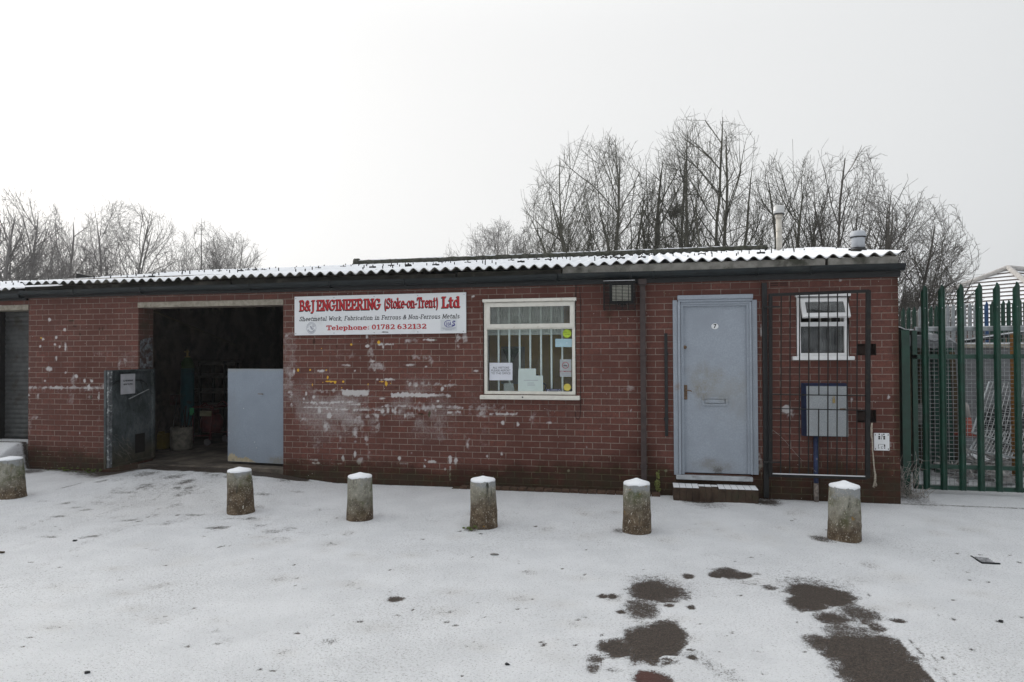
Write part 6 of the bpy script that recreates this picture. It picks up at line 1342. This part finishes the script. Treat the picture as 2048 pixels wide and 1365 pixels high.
for i in range(60):
    x = r_.uniform(11.6, 13.6); y = r_.uniform(1.3, 3.2); t = r_.uniform(0, 3); mb.tube([(x, y, .1), (x+.4*math.cos(t), y+.3*math.sin(t), r_.uniform(.1, .4))], .012, 4)
o = mb.build('yard_rubble', M_['rubble'], None); tag(o, 'snowy rubble and offcuts on the yard floor', 'rubble', kind='stuff')

# far palisade fence: mixed green, grey and one blue pale
PF = thing('palisade_fence', 'farther palisade fence with mixed green, grey and blue pales across the yard', 'fence', (15, 6.0, 0)); FYY = 6.0
for i in range(44):
    px_ = 1806+i*11.1; m_ = 'green'
    if 1834 < px_ < 1842 or 1878 < px_ < 1956: m_ = 'galv_fence'
    elif 1962 < px_ < 1975: m_ = 'blue_fence'
    t = at(px_, 616-(px_-1806)*.075, FYY); mb = pale_mb(t[0], FYY, 0, t[2], .075); o = mb.build('pale', M_[m_], PF)
    if m_ != 'green': o['label'] = 'galvanised grey pale' if m_ == 'galv_fence' else 'bright blue pale'
mb = MB(); a = at(1800, 661, FYY); b = at(2290, 647, FYY); mb.bar((a[0], FYY+.03, a[2]), (b[0], FYY+.03, b[2]), .04, .04); mb.bar((a[0], FYY+.03, .4), (b[0], FYY+.03, .4), .04, .04); mb.build('fence_rail', M_['galv_fence'], PF)
mb = MB()
for px_ in (1900, 1945, 2018): q = at(px_, 645, FYY); mb.tube([(q[0]-.09, FYY+.02, q[2]-.12), (q[0], FYY+.02, q[2]+.12), (q[0]+.09, FYY+.02, q[2]-.12)], .008, 5)
mb.build_each('fence_stay', M_['galv_fence'], PF)

# house with a snow-dusted hipped tile roof beyond
q = at(2016, 538, 24.0); apz = q[2]; HX, HY = q[0], 24.0
e = at(1884, 634, 24.0); ez = e[2]; half = 4.6
HS = thing('house', 'brick house with snow-dusted hipped tile roof beyond the fences', 'house', (HX, HY, 0))
ang = R(38); rot2 = lambda x, y: (HX+x*math.cos(ang)-y*math.sin(ang), HY+x*math.sin(ang)+y*math.cos(ang))
# roof rises to a short ridge
mbs = MB(); mbt = MB(); n_ = 15; rl_ = 2.2
ez = apz-2.75
def ring4(t, o=0.0, dz=0): 
    s_ = half*(1-t)+o; z = ez+(apz-ez)*t+dz; return [(*rot2(-s_, -s_), z), (*rot2(s_+rl_, -s_), z), (*rot2(s_+rl_, s_), z), (*rot2(-s_, s_), z)]
for i in range(n_):
    a_ = ring4(i/n_, .03, .0); b_ = ring4((i+1)/n_, -.01, -.048)
    for j in range(4):
        k2 = (j+1) % 4; mbs.quad(a_[j], a_[k2], b_[k2], b_[j])
    c_ = ring4((i+1)/n_, .03, 0); d_ = ring4((i+1)/n_, -.01, -.048)
    for j in range(4): k2 = (j+1) % 4; mbt.quad(d_[j], d_[k2], c_[k2], c_[j])
mbs.build('roof', M_['snow_roof'], HS); mbt.build('roof_tiles', M_['tile'], HS)
mb = MB(); c0 = ring4(0, .0, .06); t0 = (*rot2(0, 0), apz+.06); t1 = (*rot2(rl_, 0), apz+.06)
for p, qq in ((c0[0], t0), (c0[3], t0), (c0[1], t1), (c0[2], t1), (t0, t1)): mb.tube([p, qq], .10, 8)
mb.build('hip_tiles', simple('snowy_hip_tile', (.42, .40, .38), .9, .15, 6), HS)
bw = half-.45
def hb(mb, x0, x1, y0, y1, z0, z1):
    c = [rot2(x0, y0), rot2(x1, y0), rot2(x1, y1), rot2(x0, y1)]; vs = [(*p, z0) for p in c]+[(*p, z1) for p in c]; mb.add(vs, [(3, 2, 1, 0), (4, 5, 6, 7), (0, 1, 5, 4), (1, 2, 6, 5), (2, 3, 7, 6), (3, 0, 4, 7)])
k = NT('far_brick'); k.col(k.mix(k.ramp(k.noise(2, 5), .35, .7), (.23, .11, .075), (.17, .08, .06))); mb = MB(); hb(mb, -bw, bw+rl_, -bw, bw, -3, ez+.02); mb.build('house_wall', k.m, HS)
mb = MB(); hb(mb, -bw-.42, bw+rl_+.42, -bw-.42, -bw-.36, ez-.16, ez-.02); hb(mb, -bw-.42, -bw-.36, -bw-.42, bw+.42, ez-.16, ez-.02); mb.build('house_gutter', M_['black'], HS)
for (xx, w_) in ((-2.6, 1.2), (.3, 1.0), (3.2, 1.2)):
    mb = MB(); hb(mb, xx, xx+w_, -bw-.04, -bw+.02, ez-1.75, ez-.55); wf = mb.build('house_window', M_['white_new'], HS); mb = MB(); hb(mb, xx+.08, xx+w_-.08, -bw-.06, -bw-.03, ez-1.67, ez-.63); mb.build('pane', M_['ink'], wf)
for (yy, w_) in ((-2.4, 1.2), (.9, 1.2)):
    mb = MB(); hb(mb, -bw-.04, -bw+.02, yy, yy+w_, ez-1.75, ez-.55); wf = mb.build('house_window', M_['white_new'], HS); mb = MB(); hb(mb, -bw-.06, -bw-.03, yy+.08, yy+w_-.08, ez-1.67, ez-.63); mb.build('pane', M_['ink'], wf)

# ------------------------------------------------------------ bare winter trees
def bark(name, c, c2):
    k = NT(name); k.col(k.mix(k.ramp(k.noise(3, 5, .7), .35, .65), c, c2)); k.rough(.95); k.b.inputs['Specular IOR Level'].default_value = .1; return k.m
BK = [bark('bark_grey', (.14, .13, .115), (.078, .072, .064)), bark('bark_green', (.125, .122, .098), (.072, .070, .058)), bark('bark_haze_far', (.27, .26, .25), (.19, .18, .17)), bark('bark_haze_left', (.25, .24, .23), (.16, .15, .145))]  # last two barks lightened: distance haze put into their colour
def segmesh(name, S, mat, parent, n=4):
    S = np.array(S); p = S[:, 0:3]; q = S[:, 3:6]; r0 = S[:, 6:7]; r1 = S[:, 7:8]
    d = q-p; d /= np.linalg.norm(d, axis=1, keepdims=True)+1e-9
    ref = np.where(np.abs(d[:, 2:3]) > .9, np.array([[1., 0, 0]]), np.array([[0, 0, 1.]]))
    u = np.cross(d, ref); u /= np.linalg.norm(u, axis=1, keepdims=True); v = np.cross(d, u); m = len(S)
    V = np.zeros((m, 2*n, 3))
    for k_ in range(n):
        t = 2*math.pi*k_/n; o = u*math.cos(t)+v*math.sin(t); V[:, k_] = p+o*r0; V[:, n+k_] = q+o*r1
    base = (np.arange(m)*2*n)[:, None]; F = []
    for k_ in range(n): k2 = (k_+1) % n; F.append(np.concatenate([base+k_, base+k2, base+n+k2, base+n+k_], 1))
    return mesh_obj(name, V.reshape(-1, 3), np.stack(F, 1).reshape(-1, 4), mat, parent)
def tree(px, Y, ytop, xl, xr, ns, seed, lab, mat=0, twig=.005, dens=1.0, up=.06, thick=1.0, group='bare winter trees behind the workshop', nest=False, shear=0):
    base = at(px, 520, Y); top = at((xl+xr)/2, ytop, Y); Hh = top[2]; bx = base[0]
    xa = at(xl, 500, Y)[0]; xb = at(xr, 500, Y)[0]; cx = (xa+xb)/2; rx = (xb-xa)/2; zc = Hh*.46; rz = Hh*.54; ry = max(rx*.7, .8)
    r = random.Random(seed); T = thing('bare_tree', lab, 'tree', (bx, Y, 0), group)
    trunk = []; crown = []; R0 = Hh*.015*thick/(ns**.3); ph_ = r.uniform(0, 6)
    def out_(p):
        dx = (p.x-cx)/rx; dy = (p.y-Y)/ry; dz = (p.z-zc-shear*(p.x-cx))/rz; a = math.atan2(dz, dx)
        lim = 1+.10*math.sin(a*5+ph_)+.07*math.sin(a*11+ph_*2)
        return (abs(dx)**3.2+dy*dy*.7+abs(dz)**2.8 > lim and p.z > zc*.6) or abs(dx) > 1.08
    def dep(p):
        dx = (p.x-cx)/rx; dy = (p.y-Y)/ry; dz = (p.z-zc-shear*(p.x-cx))/rz; return twig+R0*1.5*max(0, 1.02-math.sqrt(dx*dx+dy*dy+dz*dz)*.99)**.95
    far_ = lambda p: abs((p.x-cx)/rx)**3.2+abs((p.z-zc-shear*(p.x-cx))/rz)**2.8 > 1.22
    NS = (12, 9, 7, 4); PR = (.95, .92, .95)
    def grow(p, d, L, rad, lv, out):
        n_ = NS[lv]; sl_ = L/n_
        for i in range(n_):
            t = i/n_; j = .05+.035*lv
            d2 = Vector((d.x+r.gauss(0, j), d.y+r.gauss(0, j), d.z+r.gauss(0, j*.7)+(up*.6 if lv else .012))).normalized()
            q = p+d2*sl_; ea = dep(p); eb = dep(q); ra = min(rad*(1-.70*t), ea); rb = min(rad*(1-.70*(t+1/n_)), eb)
            if out_(q) and (r.random() < .6 or far_(q)): return
            out.append((*p, *q, max(ra, twig*.9), max(rb, twig*.7)))
            if lv < 3 and (t > .14 or lv > 0) and r.random() < PR[lv]*dens:
                for _ in range(2 if (lv == 2 and r.random() < .75) or (lv == 0 and r.random() < .45) else 1):
                    o = Matrix.Rotation(r.uniform(0, 2*math.pi), 3, d2) @ d2.orthogonal().normalized()
                    a_ = R(r.uniform(24, 50)+2*lv); dd = (d2*math.cos(a_)+o*math.sin(a_)).normalized()
                    ln = (L*r.uniform(.36, .62)*(1-.4*t)) if lv == 0 else L*r.uniform(.38, .66)*(1-.35*t)
                    grow(q.copy(), dd, max(ln, .28), max(rb*.60, twig), lv+1, crown)
            p = q; d = d2
    for i in range(ns):
        fi = R(18+144*(ns-1-i)/(ns-1)) if ns > 1 else R(90); fi += r.uniform(-.12, .12)
        tg = Vector((cx+rx*math.cos(fi)*1.02, Y+r.uniform(-.6, .6)*ry, zc+rz*math.sin(fi)*1.05+shear*rx*math.cos(fi)))
        p0 = Vector((bx+(i-(ns-1)/2)*.16+r.uniform(-.05, .05), Y+r.uniform(-.15, .15), 0)); dv = tg-p0; L = dv.length*1.05
        d0 = (dv.normalized()+Vector((dv.x/dv.length*.12, 0, -.03))).normalized()
        grow(p0, d0, L, R0*r.uniform(.8, 1.2), 0, trunk)
    segmesh('trunk', trunk, BK[mat], T, 7); segmesh('crown', crown, BK[mat], T, 3)
    if nest:
        q = at(*nest, Y); S = []
        for i in range(300):
            a_ = Vector((r.gauss(0, 1), r.gauss(0, 1), r.gauss(0, 1))).normalized()*r.uniform(.03, .28); b_ = a_+Vector((r.gauss(0, .16), r.gauss(0, .16), r.gauss(0, .16))); S.append((q[0]+a_.x, Y+a_.y, q[2]+a_.z, q[0]+b_.x, Y+b_.y, q[2]+b_.z, .007, .005))
        segmesh('twig_nest', S, BK[1], T, 3)
    return len(trunk)+len(crown)
tot = 0
for a_ in [
 (1215, 15, 286, 1045, 1335, 10, 31, 'broad round-crowned bare tree leaning left, left of the tallest tree', 1),
 (1335, 16.5, 262, 1268, 1420, 5, 32, 'bare tree holding a round twig nest beside the tallest tree', 1),
 (1410, 15, 226, 1312, 1535, 8, 33, 'tallest bare tree, its top highest in the picture', 1),
 (1506, 18, 345, 1450, 1575, 4, 34, 'lower bare tree between the tallest tree and the thin flue', 1),
 (1572, 15, 318, 1484, 1665, 7, 35, 'dense bare tree directly behind the tall thin flue', 1),
 (1700, 14.5, 290, 1600, 1790, 7, 36, 'bare tree rising behind the short wide vent pipe', 0),
 (1772, 13, 375, 1700, 1950, 7, 37, 'bare tree spreading low to the right past the gable end', 0),
 (1838, 12, 560, 1795, 1905, 4, 38, 'low bare shrubby tree right of the brick corner', 0),
 (1140, 22, 430, 1085, 1200, 5, 39, 'low bare tree below the leaning broad tree', 1),
 (1640, 20, 420, 1590, 1700, 5, 52, 'low bare tree between the two roof pipes', 1)]:
    tot += tree(*a_[:8], mat=a_[8], nest=(1352, 424) if a_[6] == 32 else False, shear=-.35 if a_[6] == 37 else 0, dens=.92)
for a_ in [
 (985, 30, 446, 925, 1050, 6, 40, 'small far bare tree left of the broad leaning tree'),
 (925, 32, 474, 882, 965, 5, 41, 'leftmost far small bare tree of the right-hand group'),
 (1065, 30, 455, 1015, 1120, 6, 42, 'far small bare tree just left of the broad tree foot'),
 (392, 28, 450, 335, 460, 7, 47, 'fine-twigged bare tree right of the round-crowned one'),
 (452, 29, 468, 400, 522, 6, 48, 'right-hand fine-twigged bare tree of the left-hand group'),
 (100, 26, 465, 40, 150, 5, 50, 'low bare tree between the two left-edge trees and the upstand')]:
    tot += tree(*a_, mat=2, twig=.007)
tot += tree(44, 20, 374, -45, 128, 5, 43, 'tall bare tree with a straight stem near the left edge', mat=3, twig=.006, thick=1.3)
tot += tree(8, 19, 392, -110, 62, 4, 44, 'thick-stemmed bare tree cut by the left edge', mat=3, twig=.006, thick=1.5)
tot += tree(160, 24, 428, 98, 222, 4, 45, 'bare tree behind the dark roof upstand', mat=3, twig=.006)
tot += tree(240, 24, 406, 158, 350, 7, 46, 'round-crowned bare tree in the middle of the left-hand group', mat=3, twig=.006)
print('tree segments', tot)

# ------------------------------------------------------------ small things on the ground
a = gr(1942, 1112, .0); b = gr(1964, 1126.5); c = gr(2000, 1128.5); d = gr(1982, 1116)
DC = thing('drain_cover', 'snow-dusted square drain cover with dark raised edge at the right', 'drain cover', tuple(gr(1970, 1120))); mb = MB(); P4 = [Vector(p) for p in (a, b, c, d)]
vs = [(p.x, p.y, -.01) for p in P4]+[(p.x, p.y, .004) for p in P4]; mb.bar(tuple(P4[1]+Vector((0, 0, .002))), tuple(P4[2]+Vector((0, 0, .002))), .016, .012); mb.bar(tuple(P4[0]+Vector((0, 0, -.003))), tuple(P4[1]+Vector((0, 0, .002))), .010, .012); mb.build('cover_frame', M_['ink'], DC)
mb = MB(); g4 = lambda u, v: P4[0].lerp(P4[3], u).lerp(P4[1].lerp(P4[2], u), v)
for v_ in (.2, .4, .6, .8): mb.bar(tuple(g4(.08, v_)+Vector((0, 0, .0))), tuple(g4(.8, v_)+Vector((0, 0, .0))), .006, .012)
mb.build_each('cover_rib', simple('frosted_iron', (.35, .35, .36), .8, .4, 40), DC)
def stone(px, py, r_, lab, mat='ink', sq=(1.3, 1, .6), nm='stone'):
    q = gr(px, py); mb = MB(); mb.blob((q[0], q[1], ground_h(np.array(q[0]), np.array(q[1]))+r_*.25), r_, 7, sq, random.Random(int(px))); o = mb.build(nm, M_[mat], None); tag(o, lab, nm)
stone(149, 1083, .018, 'single dark stone on the snow, below and right of the leftmost bollard')
stone(174, 1348, .014, 'dark pebble near the bottom left corner')
stone(1014, 1330, .012, 'dark pebble at the bottom centre of the snow')
stone(988, 1110, .026, 'pale frosted leaf lying below the bollard under the office window', 'rubble', (1.5, .6, .35), 'dead_leaf')
stone(2001, 1243, .012, 'dark pebble in the lower right')
mb = MB(); mb.bar(gr(-6, 1104.5, .012), gr(8, 1105, .012), .02, .012); o = mb.build('stick', M_['dark_brown'], None); tag(o, 'short dark stick at the left edge of the snow', 'stick')
# weeds
def tuft(cx, cy, n_, h, s, mat, lab, name='weed', seed=1, fallen=.4, r0=.003, leaf=False):
    r = random.Random(seed); S = []; T = thing(name, lab, 'weed', (cx, cy, 0))
    for i in range(n_):
        p = Vector((cx+r.gauss(0, s*.4), cy+r.gauss(0, s*.18), -.02)); d = Vector((r.gauss(0, fallen), r.gauss(0, fallen*.6)-.05, 1)).normalized(); L = h*r.uniform(.4, 1)
        for k_ in range(5):
            q = p+d*L/5; S.append((*p, *q, r0, r0*.8)); d = Vector((d.x+r.gauss(0, .30), d.y+r.gauss(0, .22), d.z-.12+r.gauss(0, .15))).normalized()
            if r.random() < .5:
                e_ = q+Vector((r.gauss(0, 1), r.gauss(0, .6), r.gauss(.2, .6))).normalized()*L*.18; S.append((*q, *e_, r0*.7, r0*.5))
            p = q
    segmesh('stems', S, M_[mat], T, 3)
    if leaf:
        mb = MB()
        for i in range(leaf): p = (cx+r.gauss(0, s*.5), cy+r.gauss(0, s*.2), abs(r.gauss(0, h*.35))+.01); mb.blob(p, r.uniform(.008, .022), 5, (1.4, 1, .5), r)
        mb.build('leaves', M_['moss_green'], T)
q = gr(1812, 995); tuft(q[0], q[1]+.02, 26, .62, .16, 'frost_twig', 'tangle of frosted bare stems at the right foot of the brick corner', seed=3, fallen=.28)
tuft(q[0]+.12, q[1]-.02, 30, .22, .28, 'frost_twig', 'low frosted grasses around the foot of the green post', seed=4, fallen=.8)
q = gr(1316, 992); mb = MB(); r_ = random.Random(8)
WD = thing('wall_weed', 'upright yellow-green weed on the wall between the downpipe and the doorstep', 'weed', tuple(at(1315, 985)))
for i in range(60): z_ = r_.uniform(.03, .30); mb.blob((at(1315, 970)[0]+r_.gauss(0, .014), -.02-r_.uniform(0, .02), z_), r_.uniform(.006, .016), 5, (1, .7, 1.3), r_)
mb.build('leaves', simple('yellow_green_leaf', (.13, .14, .04), .8, .4, 40), WD)
for i, (px_, n_, sd_) in enumerate(((100, 16, 11), (135, 26, 12), (165, 22, 13), (190, 16, 14))):
    q = at(px_, 940, -.07); tuft(q[0], -.08, n_, .10, .13, 'frost_twig', 'frosty weed tuft, number %s from the left along the foot of the left wall' % ('one two three four'.split()[i]), seed=sd_, fallen=.9, r0=.0025, leaf=16)
q = gr(945, 1060); tuft(q[0], q[1]-.02, 18, .05, .09, 'frost_twig', 'frosted weed at the foot of the bollard under the office window', seed=21, fallen=.9, leaf=8)
q = gr(1660, 1082); tuft(q[0]+.02, q[1], 34, .07, .22, 'frost_twig', 'dry grass around the base of the largest bollard', seed=22, fallen=1.0, r0=.002)
q = gr(1535, 1003); tuft(q[0], q[1]+.08, 24, .06, .16, 'rubble', 'leaf litter in the corner right of the doorstep', seed=23, fallen=1.2, r0=.004)
mb = MB(); mb.tube([gp(1545, 925-65, .03), gp(1560, 872, .02), gp(1572, 884, .02), gp(1578, 892, .03), gp(1592, 908, .02), gp(1605, 922, .03)], .002, 4, False); mb.tube([gp(1545, 860, .03), gp(1545, 866, .03)], .002, 4); o = mb.build('dry_straw', M_['frost_twig'], None); tag(o, 'thin dry straw caught slanting in the lower left of the gate', 'straw')

# ------------------------------------------------------------ thin winter haze standing over the whole place
hm = bpy.data.materials.new('pale_haze'); hm.use_nodes = True; ht = hm.node_tree; ht.nodes.clear()
ho = ht.nodes.new('ShaderNodeOutputMaterial'); pv = ht.nodes.new('ShaderNodeVolumePrincipled'); pv.inputs['Color'].default_value = (.93, .94, .95, 1)
pv.inputs['Density'].default_value = .0010; pv.inputs['Anisotropy'].default_value = .2; ht.links.new(pv.outputs[0], ho.inputs['Volume'])
mb = MB(); mb.box(-300, 300, -220, 320, -4.5, 16); hz = mb.build('haze', hm); tag(hz, 'thin pale winter haze over the yard and the trees', kind='stuff')
